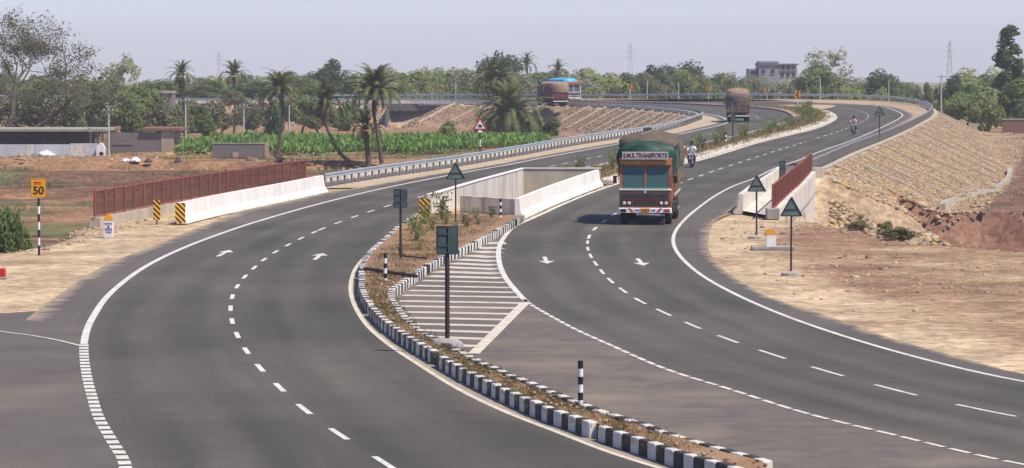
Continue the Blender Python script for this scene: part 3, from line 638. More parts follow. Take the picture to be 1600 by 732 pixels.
guard_rail(GI[:kt + 12], 1, 'silver guard rail running along the left carriageway from the white barrier', 1.75)
guard_rail(GI[kt + 12:], 1, 'far silver guard rail with striped posts above the pitched inner slope', 2.2)
kr = int(np.argmax(RR[:, 0]))
guard_rail(RR[:kr], -1, 'grey blue guard rail curving along the top of the stone slope', 1.6, kerb_wall=False, double=True)
guard_rail(RR[kr:], -1, 'far outer guard rail around the bend below the orange chevron signs', 2.4, kerb_wall=False)
cp = MB().sweep(offset(RR[:kr], -.35), [(.22, -.3), (.22, .05), (-.22, .05), (-.22, -.4)]).build('slope_coping', conc); tag(fix(cp), kind='structure')

# ------------------------------------------------------------------ stone pitching
ICO = None
def ico():
    t = (1 + 5 ** .5) / 2
    v = np.array([(-1,t,0),(1,t,0),(-1,-t,0),(1,-t,0),(0,-1,t),(0,1,t),(0,-1,-t),(0,1,-t),(t,0,-1),(t,0,1),(-t,0,-1),(-t,0,1)], float); v /= np.linalg.norm(v[0])
    f = np.array([(0,11,5),(0,5,1),(0,1,7),(0,7,10),(0,10,11),(1,5,9),(5,11,4),(11,10,2),(10,7,6),(7,1,8),(3,9,4),(3,4,2),(3,2,6),(3,6,8),(3,8,9),(4,9,5),(2,4,11),(6,2,10),(8,6,7),(9,8,1)])
    return v, f
ICO = ico()
def stones(name, pts, sizes, mats, flat=.6, kind='stuff', label=None, cat=None):
    v0, f0 = ICO; m = len(pts)
    jit = 1 + rng.normal(0, .26, (m, 12, 1)); sc3 = np.stack([rng.uniform(.7, 1.35, m), rng.uniform(.7, 1.35, m), rng.uniform(.7, 1.2, m) * flat], 1)[:, None, :]
    a = rng.uniform(0, 2 * np.pi, m); ca_, sa_ = np.cos(a), np.sin(a)
    v = v0[None] * jit * sc3 * np.asarray(sizes)[:, None, None]
    x = v[..., 0] * ca_[:, None] - v[..., 1] * sa_[:, None]; y = v[..., 0] * sa_[:, None] + v[..., 1] * ca_[:, None]
    v = np.stack([x, y, v[..., 2]], -1) + np.asarray(pts)[:, None, :]
    f = (f0[None] + (np.arange(m) * 12)[:, None, None]).reshape(-1, 3)
    me = rawmesh(name, v.reshape(-1, 3), f, mats)
    if len(mats) > 1: me.polygons.foreach_set('material_index', np.repeat(rng.integers(0, len(mats), m), 20).astype(np.int32)); me.update()
    o = obj_from(me, name); tag(o, label, cat, kind=kind); return o
st_a = M('stone_tan', (0.4, 0.285, 0.16), (0.3, 0.21, 0.12), scale=3, rough=1)
st_b = M('stone_pale', (0.48, 0.37, 0.235), (0.4, 0.3, 0.18), scale=3, rough=1)
st_c = M('stone_brown', (0.25, 0.155, 0.095), (0.185, 0.115, 0.07), scale=3, rough=1)
st_d = M('stone_grey', (0.3, 0.255, 0.205), (0.22, 0.185, 0.15), scale=3, rough=1)
st_o = M('stone_ochre', (0.47, 0.31, 0.135), (0.38, 0.25, 0.115), scale=3, rough=1)
def slope_pts(path, side_, n_, w0, w1, jit=.0):
    L = arclen(path); s = rng.uniform(0, L[-1], n_); nr = normals(path)
    k = np.searchsorted(L, s).clip(0, len(path) - 1); w_ = rng.uniform(w0, w1, n_)
    p = path[k] + nr[k] * (side_ * w_)[:, None]; z = terrain(p[:, 0], p[:, 1]); return np.stack([p[:, 0], p[:, 1], z], 1)
ptsR = slope_pts(RR[:kr + 30], -1, 24000, .9, 11)
hR_ = hRf(ptsR[:, 1]); ptsR = ptsR[ptsR[:, 2] > -hR_ - .1]
stones('slope_stones', ptsR, rng.uniform(.05, .15, len(ptsR)) * np.where(ptsR[:, 1] < 235, 1.15, 1.0), [st_a, st_b, st_a, st_c, st_d, st_a, st_o], .65)
ptsC = np.stack([rng.uniform(14.5, 31, 3200), rng.uniform(146, 222, 3200), np.zeros(3200)], 1); dC = poly_sd(ptsC[:, 0], ptsC[:, 1], corr)
ptsC = ptsC[(dC > .2) & (ptsC[:, 0] < 17 + (ptsC[:, 1] - 146) * .2 + rng.uniform(0, 4, 3200))]; ptsC[:, 2] = terrain(ptsC[:, 0], ptsC[:, 1])
cn = 1500; ra = rng.uniform(0, 1, cn) ** .7 * 6.5; aa = rng.uniform(-2.3, .3, cn); ptsD = np.stack([18.2 + ra * np.cos(aa), 200 + ra * np.sin(aa), 0 * aa], 1); ptsD = ptsD[poly_sd(ptsD[:, 0], ptsD[:, 1], corr) > .25]; ptsD[:, 2] = terrain(ptsD[:, 0], ptsD[:, 1])
stones('cone_stones', ptsD, rng.uniform(.08, .24, len(ptsD)), [st_b, st_a, st_o, st_d, st_c], .7)
stones('slope_rubble', ptsC, rng.uniform(.07, .24, len(ptsC)) * (1 + (rng.random(len(ptsC)) > .95)), [st_a, st_b, st_c, st_o, st_d], .7)
ptsI = slope_pts(GI[kt + 4:kt + 190], 1, 7000, 1.2, 8.5)
stones('inner_slope_stones', ptsI, rng.uniform(.08, .2, len(ptsI)), [st_c, st_a, st_d, st_c], .5)
# pale drain strips laid down both slopes, and the toe wall
def strips(path, side_, step, w1f, mat, wid, skew, root, hgt=.12):
    L = arclen(path); nr = normals(path); s = 6.0
    while s < L[-1]:
        k = min(np.searchsorted(L, s), len(path) - 1); t = path[min(k + 1, len(path) - 1)] - path[k - 1]; t = t / np.linalg.norm(t)
        w1 = w1f(path[k]); ws = np.linspace(.7, w1, 9)
        p = np.array([path[k] + nr[k] * side_ * w_ + t * (skew + .65 * float(sstep(470, 500, path[k][1])) * (skew != 0)) * w_ for w_ in ws]); p[:, 2] = terrain(p[:, 0], p[:, 1])
        p[:, 2] = np.maximum(p[:, 2], np.interp(np.arange(9), [0, 8], [p[0, 2], p[-1, 2]])) + .05
        fix(MB().sweep(p, [(wid / 2, -.2), (wid / 2, hgt), (-wid / 2, hgt), (-wid / 2, -.2)]).build('drain_strip', mat, root, world=True))
        s += step * random.uniform(.8, 1.2)
dsr = empty('slope_drain', RR[0], kind='structure')
strips(RR[10:kr + 10], -1, 13.5, lambda q: 2.2 * hRf(q[1]) - .3, M('drain_concrete', (.52, .43, .31), (.43, .34, .24), scale=2, rough=1, bump=.4), .42, .0, dsr, .16)
dsi = empty('inner_slope_drain', GI[kt], kind='structure')
strips(GI[kt + 8:kt + 175], 1, 7.5, lambda q: 7.0, M('drain_pale', (.50, .42, .32), (.40, .32, .24), scale=2, rough=1), .36, -.08, dsi, .14)
tw = RR[8:kr]; hh = hRf(tw[:, 1]); tp = tw + normals(tw) * (-(2.2 * hh + .9))[:, None]; tp[:, 2] = -hh
tp = cut(smooth(tp, 8), 223, 330)
tw_o = thing_at('toe_wall', tp[0], 'low broken concrete toe wall at the foot of the stone slope', 'wall')
for j in range(12):
    n_ = len(tp); seg = tp[int(j * (n_ - 1) / 12):int((j + 1) * (n_ - 1) / 12) + 1].copy(); seg[:, 2] += random.uniform(-.12, .1)
    if j == 2: seg[:, 2] -= .35
    fix(MB().sweep(seg, [(.25, -.8), (.25, .35), (-.2, .40), (-.25, -.9)]).build('wall_block', conc, tw_o, world=True))
pb = np.stack([rng.uniform(24, 52, 2600), rng.uniform(158, 300, 2600), np.zeros(2600)], 1); pbd = poly_sd(pb[:, 0], pb[:, 1], corr); pb = pb[(pbd > 9.5) & (fbm(pb[:, 0], pb[:, 1], 6, 51) > .47)]; pb[:, 2] = terrain(pb[:, 0], pb[:, 1])
stones('bank_rubble', pb, rng.uniform(.04, .15, len(pb)) * (1 + (rng.random(len(pb)) > .94)), [st_c, st_a, st_d, st_c], .7)
# loose stones along the verges
pl = []
for u0, v0, u1, v1, n_, sp in ((0, 392, 150, 352, 260, 2.2), (130, 366, 260, 340, 120, 1.2), (1110, 362, 1290, 350, 120, 3), (1290, 352, 1600, 372, 420, 3.0), (1270, 420, 1600, 430, 220, 9), (1200, 340, 1420, 470, 160, 6)):
    for _ in range(n_):
        t = random.random(); q = P(u0 + (u1 - u0) * t, v0 + (v1 - v0) * t); x, y = q[0] + random.gauss(0, sp * .4), q[1] + random.gauss(0, sp)
        pl.append((x, y, 0))
pl = np.array(pl); pl = pl[poly_sd(pl[:, 0], pl[:, 1], ASPH) > .4]; pl[:, 2] = terrain(pl[:, 0], pl[:, 1]); stones('verge_stones', pl, rng.uniform(.025, .085, len(pl)) * (1 + 1.3 * (rng.random(len(pl)) > .95)), [st_a, st_b, st_c, st_d], .7)
pd = np.stack([rng.uniform(-62, -18, 420), rng.uniform(296, 350, 420), np.zeros(420)], 1); pd = pd[poly_sd(pd[:, 0], pd[:, 1], corr) > 3]; pd[:, 2] = terrain(pd[:, 0], pd[:, 1])
stones('field_debris', pd, rng.uniform(.08, .26, len(pd)) * (1 + (rng.random(len(pd)) > .93)), [st_d, st_b, st_c, st_a], .7)
pl = np.array([(x, y, .29) for x, y in [((LK[i] * t + MR[min(int(i * len(MR) / len(LK)), len(MR) - 1)] * (1 - t))[:2]) for i, t in zip(rng.integers(0, len(LK), 500), rng.uniform(.12, .88, 500))]])
stones('median_pebbles', pl, rng.uniform(.02, .06, len(pl)), [st_c, st_a, st_d], .7)

# ------------------------------------------------------------------ vegetation
lf_mid = leafmat('leaf_mid', (0.135, 0.19, 0.055), (0.22, 0.265, 0.085))
lf_dark = leafmat('leaf_dark', (0.066, 0.112, 0.04), (0.115, 0.162, 0.06))
lf_light = leafmat('leaf_light', (0.215, 0.262, 0.078), (0.3, 0.33, 0.115))
lf_pale = leafmat('leaf_pale', (0.28, 0.3, 0.17), (0.38, 0.38, 0.24))
lf_olive = leafmat('leaf_olive', (0.16, 0.172, 0.076), (0.235, 0.232, 0.112))
lf_thorn = leafmat('leaf_thorn', (.115, .115, .058), (.175, .160, .090))
lf_weed = leafmat('leaf_weed', (.11, .15, .045), (.20, .20, .09), scale=.2)
lf_dry = leafmat('leaf_dry', (.20, .155, .075), (.15, .13, .06))
lf_palm = leafmat('leaf_palm', (.095, .120, .040), (.16, .175, .07), trans=.3)
lf_palm_dry = leafmat('leaf_palm_dry', (.20, .14, .07), (.15, .10, .05), trans=.2)
lf_crop = leafmat('leaf_crop', (.110, .225, .042), (.230, .340, .080), scale=.6, trans=.35)
lf_grass = leafmat('grass_dry', (.28, .20, .09), (.14, .15, .05), scale=1.2)

def leaf_quads(c, nrm, size, asp=1.6):
    m = len(c); nrm = nrm / (np.linalg.norm(nrm, axis=1)[:, None] + 1e-9)
    r = rng.normal(size=(m, 3)); a = np.cross(nrm, r); a /= np.linalg.norm(a, axis=1)[:, None] + 1e-9; b_ = np.cross(nrm, a)
    s = (size * rng.uniform(.6, 1.4, m))[:, None]
    v = np.stack([c - a * s * asp / 2, c + b_ * s * .42, c + a * s * asp / 2, c - b_ * s * .42], 1).reshape(-1, 3)
    return v, np.arange(m * 4).reshape(-1, 4)
def crown_mesh(name, h0, h1, rad, n_leaf, leaf, mat, lobes=14, seed=0, dens=1.0, flat=1.0):
    """leaves spread through lobes between heights h0..h1"""
    r = np.random.default_rng(seed); zc = (h0 + h1) / 2; hz = (h1 - h0) / 2
    cs, rs = [], []
    for i in range(lobes):
        d = r.normal(size=3); d /= np.linalg.norm(d); k = r.uniform(.3, .85) ** .6
        c = np.array([d[0] * rad * k * .8, d[1] * rad * k * .8, zc + d[2] * hz * k * .72]); cs.append(c); rs.append(rad * r.uniform(.24, .46))
    cs = np.array(cs); rs = np.array(rs)
    w_ = rs ** 2 / np.sum(rs ** 2); k = r.choice(lobes, n_leaf, p=w_)
    d = r.normal(size=(n_leaf, 3)); d /= np.linalg.norm(d, axis=1)[:, None]; d[:, 2] *= np.where(d[:, 2] < -.3, .6, 1)
    rr = rs[k] * r.uniform(.35, 1.08, n_leaf) ** .5
    p = cs[k] + d * rr[:, None] * np.array([1, 1, .78 * flat])
    # clumping: keep leaves where a noise is high, so that gaps stay
    q = np.sin(p[:, 0] * 2.1 + seed) * np.sin(p[:, 1] * 2.3 + seed * 2) * np.sin(p[:, 2] * 2.6 + seed * 3)
    p, d = p[q > -.42 * dens], d[q > -.42 * dens]
    z0_, z1_ = np.percentile(p[:, 2], .5), np.percentile(p[:, 2], 99.5); p[:, 2] = h0 + (p[:, 2] - z0_) / (z1_ - z0_) * (h1 - h0)
    p[:, :2] -= np.median(p[:, :2], 0); p[:, :2] *= rad / np.percentile(np.hypot(p[:, 0], p[:, 1]), 97)
    v, f = leaf_quads(p, d + rng.normal(0, .55, d.shape) + np.array([.3, -.2, .6]), leaf)
    return rawmesh(name, v, f, mat)
def trunk_mesh(name, h, r0, rad, mat, seed=0, n=7):
    r = random.Random(seed); mb = MB()
    def limb(p, d, L, rr, depth):
        pts = [p]; rs = [rr]
        for i in range(3):
            d = (d + Vector((r.uniform(-.25, .25), r.uniform(-.25, .25), r.uniform(-.05, .15)))).normalized(); pts.append(pts[-1] + d * L / 3); rs.append(rr * (1 - .2 * (i + 1)))
        mb.path([tuple(q) for q in pts], rs, 5 if depth else 7)
        if depth < 2:
            for _ in range(3 if depth else n):
                a = r.uniform(0, 6.28); u = Vector((math.cos(a), math.sin(a), r.uniform(.2, .9))).normalized()
                limb(pts[-1 if depth else r.choice((2, 3, 3))], u, rad * r.uniform(.45, .75) * (1 if depth == 0 else .6), rr * .42, depth + 1)
    limb(Vector((0, 0, -.3)), Vector((0, 0, 1)), h, r0, 0)
    return mb.mesh(name, mat, True)
KIND = {}
def tree_kind(key, h, rad, leafmat_, leaf, n_leaf, trunk_h, seed, lobes=14, barkm=bark, dens=1.0, flat=1.0, lo=None):
    KIND[key] = (trunk_mesh('trunk', trunk_h, .035 * h, rad, barkm, seed), crown_mesh('crown', lo if lo is not None else trunk_h * .75, h, rad, n_leaf, leaf, leafmat_, lobes, seed, dens, flat), h, rad)
tree_kind('mid1', 8, 3.6, lf_mid, .34, 3600, 2.6, 1)
tree_kind('mid2', 8, 3.2, lf_mid, .34, 3400, 2.4, 2, 11)
tree_kind('dark1', 8, 4.0, lf_dark, .34, 4600, 2.4, 3, 16)
tree_kind('dark2', 8, 3.4, lf_dark, .32, 3800, 2.2, 4, 12)
tree_kind('light1', 8, 3.8, lf_light, .33, 3400, 2.4, 5, 13)
tree_kind('light2', 8, 3.3, lf_light, .33, 2800, 2.4, 6, 10, dens=.7)
tree_kind('pale1', 8, 3.1, lf_pale, .26, 2400, 3.0, 7, 16, bark_pale, dens=.45)
tree_kind('pale2', 8, 2.8, lf_pale, .26, 1900, 3.0, 8, 13, bark_pale, dens=.35)
tree_kind('olive1', 8, 3.8, lf_olive, .30, 3200, 2.4, 9, 14, dens=.7)
tree_kind('olive2', 8, 3.5, lf_olive, .30, 2500, 2.4, 10, 11, dens=.5)
tree_kind('column', 15, 1.7, lf_dark, .34, 4600, 6.0, 12, 60, bark, .6, lo=2.0)
tree_kind('bush1', 3, 2.3, lf_mid, .26, 2200, .5, 13, 10, lo=.1)
tree_kind('bush2', 3, 2.2, lf_dark, .24, 2200, .5, 14, 9, lo=.1)
tree_kind('bush3', 3, 2.4, lf_light, .26, 1900, .5, 15, 10, lo=.1)
tree_kind('bush4', 3, 2.2, lf_olive, .26, 1800, .5, 16, 10, lo=.1)
def tree(key, loc, h, wid=None, label=None, name='tree', cat='tree', group=None):
    tm, cm, h0, r0 = KIND[key]; sz = h / h0; sx = sz if wid is None else wid / (2 * r0 * .92)
    root = empty(name, loc, random.uniform(0, 6.28), label, cat, group); 
    for me_, nm in ((tm, 'trunk'), (cm, 'crown')): obj_from(me_, nm, root, (0, 0, 0), 0, (sx, sx, sz))
    return root
def tree_px(key, u, vtop, wpx, dist, label, group=None, name='tree', cat='tree'):
    q = at(u, dist); s = F / dist; ztop = H - (vtop - 87) / s
    return tree(key, q, max(1.0, (ztop - q[2]) * 1.04), wpx / s, label, name, cat, group)
belt = 'trees in the belt beyond the far guard rail'
T = tree_px
# single trees one can pick out along the skyline
T('dark1', 778, 88, 80, 640, 'big round dark green tree rising above the belt behind the palms')
T('dark2', 512, 98, 74, 585, 'tall broad green tree behind the leaning palms')
T('pale1', 592, 108, 58, 560, 'pale feathery tree standing behind the tallest leaning palm')
T('dark1', 1065, 101, 84, 640, 'wide dome shaped green tree beside the flat grey building')
T('light1', 1068, 112, 60, 600, 'light green tree in front of the dome shaped tree')
T('dark2', 1010, 106, 50, 610, 'upright dark green tree left of the dome shaped tree')
T('pale1', 1286, 82, 68, 590, 'tall pale topped tree right of the flat grey building', name='tree')
T('mid1', 1272, 104, 70, 575, 'darker green tree under the tall pale topped tree')
T('dark1', 1382, 114, 74, 570, 'dark bushy tree behind the bend of the guard rail')
T('mid2', 1402, 130, 50, 560, 'low green tree beside the dark bushy tree at the bend')
T('dark2', 1490, 122, 62, 470, 'dark green tree at the top edge of the stone slope')
T('light1', 1528, 110, 80, 560, 'yellow green rounded tree beside the tall narrow tree')
T('column', 1574, 48, 44, 455, 'tall narrow dark tree towering above the stone slope')
T('pale2', 192, 92, 62, 450, 'thin grey half bare tree behind the block wall')
T('olive1', 344, 146, 76, 425, 'olive green spreading tree at the edge of the banana field')
T('bush2', 432, 160, 52, 440, 'round dark bush at the edge of the banana field', name='bush', cat='bush')
T('mid1', 470, 148, 66, 450, 'grey green bushy tree behind the dark round bush')
T('mid2', 225, 140, 80, 430, 'green tree behind the block wall roof')
T('olive2', 140, 118, 96, 410, 'brownish olive tree beside the old spreading tree')
T('light2', 930, 111, 84, 590, 'bright green tree right of the two far trucks')
T('bush3', 1545, 150, 60, 440, 'light green bush below the tall narrow tree', name='bush', cat='bush')
T('mid1', 1510, 148, 70, 445, 'mid green tree between the stone slope and the brick wall')
T('mid2', 1590, 128, 70, 440, 'leafy tree above the brick wall beyond the slope')
T('bush1', 1480, 158, 46, 450, 'low bush at the crest of the stone slope', name='bush', cat='bush')
for u_, v_, w_, d_, k_ in ((60, 130, 90, 400, 'olive1'), (105, 140, 80, 395, 'olive2'), (165, 128, 80, 470, 'mid1'), (200, 148, 60, 415, 'mid2'), (262, 126, 80, 535, 'mid1'), (300, 134, 70, 520, 'olive1'), (330, 128, 80, 540, 'mid2'), (392, 130, 80, 535, 'dark2'), (455, 124, 80, 540, 'olive1'), (480, 130, 60, 530, 'mid1'), (545, 128, 60, 545, 'mid2'), (20, 140, 90, 410, 'olive1'), (240, 152, 60, 430, 'olive2'), (290, 160, 60, 440, 'mid1'), (385, 152, 60, 440, 'olive2'), (500, 158, 60, 445, 'mid2')):
    what = {'m': 'mid green', 'o': 'olive', 'd': 'dark green'}[k_[0]]
    T(k_, u_, v_, w_, d_, what + ' leafy tree on rough ground between the shed and the far road', 'trees between the shed and the far road, ' + what)
# belt of look-alikes
sky_u = [-20, 0, 150, 230, 290, 340, 400, 440, 470, 545, 620, 650, 690, 720, 745, 820, 850, 880, 905, 960, 985, 1040, 1110, 1130, 1160, 1200, 1240, 1320, 1345, 1420, 1450, 1480, 1550, 1600, 1630]
sky_v = [110, 112, 124, 128, 122, 120, 120, 114, 116, 114, 112, 108, 108, 106, 108, 108, 112, 113, 113, 116, 118, 112, 112, 120, 118, 121, 119, 114, 122, 127, 132, 124, 114, 108, 110]
u = -10
while u < 1640:
    v = np.interp(u, sky_u, sky_v) + random.uniform(0, 9); k = random.choice(['mid1', 'mid2', 'olive1', 'light1', 'light2', 'pale1', 'pale2', 'olive2', 'dark2', 'mid2'])
    if 1408 < u < 1462: u += 20; continue
    what = {'m': 'mid green', 'o': 'olive', 'l': 'light green', 'p': 'pale thin', 'd': 'dark green'}[k[0]]
    T(k, u, v, random.uniform(46, 78), random.uniform(572, 650), what + ' tree in the long belt beyond the far guard rail', belt + ', ' + what)
    u += random.uniform(17, 30)
for i in range(46):
    u = -20 + i * 36 + random.uniform(-14, 14); v = np.interp(u, sky_u, sky_v) + random.uniform(2, 14); k = random.choice(['mid1', 'olive1', 'pale1', 'mid2'])
    if 1405 < u < 1470: v = 134 + random.uniform(-3, 3)
    T(k, u, min(v, 131), random.uniform(40, 60), random.uniform(800, 1250), 'distant hazy tree on the flat horizon', 'distant hazy trees on the horizon')
for i in range(26):
    u = 640 + i * 40 + random.uniform(-12, 12); k = random.choice(['bush1', 'bush3', 'bush4'])
    T(k, u, random.uniform(133, 143), random.uniform(30, 48), random.uniform(556, 570), 'low bush just behind the far outer guard rail', 'bushes behind the far outer guard rail', 'bush', 'bush')
for u, v, wd, d, k in ((150, 165, 60, 420, 'bush4'), (205, 160, 60, 400, 'bush1'), (250, 166, 60, 405, 'bush4'), (275, 170, 46, 410, 'bush1'), (320, 168, 46, 415, 'bush1'), (120, 172, 50, 400, 'bush4'), (300, 158, 60, 470, 'bush1'), (395, 165, 50, 480, 'bush4'), (540, 160, 50, 480, 'bush1')):
    T(k, u, v, wd, d, 'scrubby bush on rough ground between the walls and the far road', 'scrubby bushes before the far road', 'bush', 'bush')
T('bush1', -24, 300, 130, 150, 'feathery green bush at the edge of the sandy verge by the speed sign', name='bush', cat='bush')
T('bush1', 10, 338, 60, 140, 'low feathery green bush on the sandy verge below the larger bush', name='bush', cat='bush')
for u, v, wd in ((1342, 352, 22), (1405, 368, 30), (1385, 352, 16)):
    q = G(u, v + 8); tree('bush4', q, .55, wd / F * q[1] * 2.0, 'small green bush among rubble at the foot of the stone slope', 'bush', 'bush', 'small bushes among the slope rubble')
for u, v, wd, hh_ in ((760, 212, 60, 3.2), (800, 208, 70, 3.8), (838, 208, 60, 2.8), (700, 210, 50, 2.2), (860, 212, 36, 2.0)):
    q = at(u, 415); tree(random.choice(['bush1', 'bush2']), q, hh_, wd / F * 415, 'dense green bush at the end of the banana field under the inner slope', 'bush', 'bush', 'bushes at the end of the banana field')

# the old spreading thorn tree on the left
def thorn_tree(loc, hgt, label):
    root = empty('thorn_tree', loc, 0, label, 'tree'); r = random.Random(5); mb = MB(); tw = MB(); tips = []
    def limb(p, d, L, rr, depth):
        pts = [p]; rs = [rr]; nseg = 4
        for i in range(nseg):
            d = (d + Vector((r.uniform(-.38, .38), r.uniform(-.38, .38), r.uniform(-.22, .26)))).normalized(); pts.append(pts[-1] + d * L / nseg); rs.append(rr * (1 - .13 * (i + 1)))
        (mb if depth < 3 else tw).path([tuple(q) for q in pts], rs, 7 if depth < 2 else (5 if depth < 3 else 3))
        if depth >= 3: tips.extend(pts[1:])
        if depth < 4:
            for _ in range((7, 5, 4, 4)[depth]):
                a = r.uniform(0, 6.28); k = r.choice((2, 3, 4, 4)); u = (d * .7 + Vector((math.cos(a), math.sin(a), r.uniform(-.25, .55)))).normalized()
                limb(pts[k], u, L * r.uniform(.5, .78), rs[k] * .58, depth + 1)
    limb(Vector((0, 0, -.2)), Vector((.05, 0, 1)), hgt * .42, .45, 0)
    limb(Vector((.3, 0, .3)), Vector((.95, -.1, .42)), hgt * .46, .32, 1)
    mb.build('trunk', bark, root, True); tw.build('twigs', bark, root)
    t = np.array([tuple(q) for q in tips]); low = t[:, 2] < hgt * .62
    k = rng.choice(len(t), 12000, p=np.where(low, 1.8, .7) / np.sum(np.where(low, 1.8, .7)))
    c = t[k] + rng.normal(0, .32, (len(k), 3)); v, f = leaf_quads(c, rng.normal(size=c.shape) + [.3, -.2, .7], .17)
    obj_from(rawmesh('crown', v, f, lf_thorn), 'crown', root)
    return root
q = at(6, 374); thorn_tree(q, 19.0, 'large old spreading thorn tree with bare twisted branches behind the open shed')

# palms: trunk + single fronds
def frond_mesh(L, droop, mat, seed, nl=34, wl=.46):
    r = random.Random(seed); v = []; f = []; p = Vector((0, 0, 0)); ang = R(62); pts = []
    for i in range(nl + 1):
        t = i / nl; a = ang - (R(62) + droop) * t ** 1.3; pts.append((p.copy(), a)); p = p + Vector((math.cos(a), 0, math.sin(a))) * L / nl
    mb = MB(); mb.path([tuple(q[0]) for q in pts[::4]], [.035 * (1 - .8 * i / (len(pts[::4]) - 1)) for i in range(len(pts[::4]))], 4)
    for i, (q, a) in enumerate(pts[2:]):
        t = i / nl; ll = wl * (L / 2.4) * (1.0 - .55 * abs(t - .35) * 1.4) * r.uniform(.85, 1.1)
        d = Vector((math.cos(a), 0, math.sin(a))); up = Vector((-math.sin(a), 0, math.cos(a)))
        for s in (-1, 1):
            tip = q + (d * .75 + Vector((0, s, 0)) * .8 + up * r.uniform(-.25, .15)).normalized() * ll
            wv = d * .042 * (L / 2.4); mb.add([q - wv, q + wv, tip + Vector((0, 0, -.04))], [(0, 1, 2)])
    return mb.mesh('frond', mat)
FR = [frond_mesh(2.4, R(dr_), lf_palm, i) for i, dr_ in enumerate((20, 38, 55, 75))]
FRD = [frond_mesh(2.2, R(dr_), lf_palm_dry, 9 + i, 20) for i, dr_ in enumerate((105, 125))]
def palm(base, pts, size, label, nf=30, r0=.17, dry=7, up=1.0):
    """pts: trunk points (relative to base), crown grows at the last one"""
    root = empty('palm_tree', base, 0, label, 'palm tree')
    c = catmull([W(*q) for q in pts], .5); rs = [r0 * (1.25 - .4 * min(1, i / 6)) for i in range(len(c))]; rs[-3:] = [r0 * 1.2, r0 * 1.35, r0 * .9]
    mb = MB(); mb.path([tuple(q) for q in c], rs, 8)
    for i in range(1, len(c) - 1): mb.tube(tuple(c[i]), tuple(c[i] + [0, 0, .08]), rs[i] * 1.14, rs[i] * .98, 8)
    mb.build('trunk', bark, root)
    top = c[-1]
    nf = int(nf * 1.35)
    for i in range(nf):
        t = i / (nf - 1); a = i * 2.39996 + random.uniform(-.2, .2)
        o = obj_from(FR[min(3, int(t * 4))], 'frond', root, top + [0, 0, .05], 0, size * random.uniform(.85, 1.1))
        o.rotation_euler = (random.uniform(-.15, .15), R(-42) * up + t * R(78) + random.uniform(-.15, .15), a)
    for i in range(dry):
        o = obj_from(FRD[i % 2], 'dry_frond', root, top - [0, 0, .1], 0, size * random.uniform(.6, .95)); o.rotation_euler = (0, R(48) + random.uniform(-.2, .3), i * 2.4 + random.random())
    return root
def palm_px(ub, vb, tr, fpx, label, dist=None, **k):
    base = G(ub, vb) if dist is None else at(ub, dist)
    dist = base[1]; s = F / dist
    pts = [(0, 0, -.2)] + [((u - 800) / s - base[0], 0, H - (v - 87) / s - base[2]) for u, v in tr]
    return palm(base, pts, fpx / s / 1.85, label, **k)
palm_px(429, 250, [(436, 225), (441, 190), (442, 165), (437, 146)], 36, 'slender date palm with leaning trunk beside the low dark wall', nf=26)
palm_px(553, 258, [(530, 238), (516, 212), (507, 185), (509, 166)], 36, 'date palm with a strongly curved trunk before the banana field', nf=30)
palm_px(576, 258, [(574, 235), (572, 215), (571, 205)], 28, 'small stubby date palm between two taller palms', nf=24, r0=.22)
palm_px(597, 256, [(592, 225), (587, 195), (584, 172), (587, 152)], 46, 'tall full crowned date palm beside the far underpass', nf=40)
palm_px(777, 200, [(778, 180), (777, 155), (774, 132)], 40, 'dark date palm above the green bushes before the inner slope', dist=405, nf=36)
palm_px(796, 200, [(796, 192), (796, 186)], 52, 'bushy trunkless palm clump at the foot of the dark date palm', dist=400, nf=46, dry=12)
palm_px(290, 200, [(292, 185), (286, 150), (283, 120)], 24, 'coconut palm behind the block wall beside the pale pole', dist=385, nf=22, r0=.3)
palm_px(366, 190, [(367, 165), (366, 140), (366, 120)], 24, 'palm rising behind the olive green spreading tree', dist=462, nf=24)
palm_px(822, 150, [(824, 125), (823, 103)], 20, 'dark ragged palm on the skyline beside the big round tree', dist=610, nf=16)
palm_px(872, 150, [(872, 130), (872, 112)], 18, 'short skyline palm above the two far trucks', dist=620, nf=18)

# banana plantation and rough grass: nobody could count it
def plantation():
    n_ = 9000; u = rng.uniform(268, 860, n_); y = rng.uniform(326, 384, n_); x = (u - 800) / F * y
    d = poly_sd(x, y, corr); edge = 329 + 12 * fbm(x, y, 9, 21) + 10 * sstep(-14, 0, x); m = (d > 2.0) & (y > edge) & (x > -38.5 + 5 * fbm(x, y, 6, 22)) & (fbm(x, y, 5, 23) > .36)
    x, y = x[m], y[m]; z = terrain(x, y); V = []; Fq = []
    m = len(x); per = 5; X = np.repeat(x, per); Y = np.repeat(y, per); Z = np.repeat(z, per); hgt = np.repeat(rng.uniform(.5, 1.15, m) * (.6 + .8 * fbm(x, y, 5, 24)), per)
    a = rng.uniform(0, 6.28, m * per); out = rng.uniform(.2, .5, m * per); d_ = np.stack([np.cos(a), np.sin(a), 0 * a], 1); nn = np.stack([-np.sin(a), np.cos(a), 0 * a], 1)
    b0 = np.stack([X, Y, Z + hgt * .45], 1); mid = b0 + d_ * (out * .55)[:, None]; mid[:, 2] = Z + hgt; tip = b0 + d_ * (out * 1.15)[:, None]; tip[:, 2] = Z + hgt * rng.uniform(.95, 1.3, m * per)
    w_ = rng.uniform(.07, .13, m * per)[:, None]
    v = np.stack([b0 - nn * w_ * .3, b0 + nn * w_ * .3, mid + nn * w_, mid - nn * w_, tip + nn * w_ * .3, tip - nn * w_ * .3], 1).reshape(-1, 3)
    k = np.arange(m * per)[:, None] * 6; f = np.concatenate([k + np.array([0, 1, 2, 3]), k + np.array([3, 2, 4, 5])], 0)
    o = obj_from(rawmesh('banana_field', v, f, lf_crop), 'banana_field'); tag(o, 'dense bright green banana plants filling the low field', 'crop', kind='stuff')
plantation()
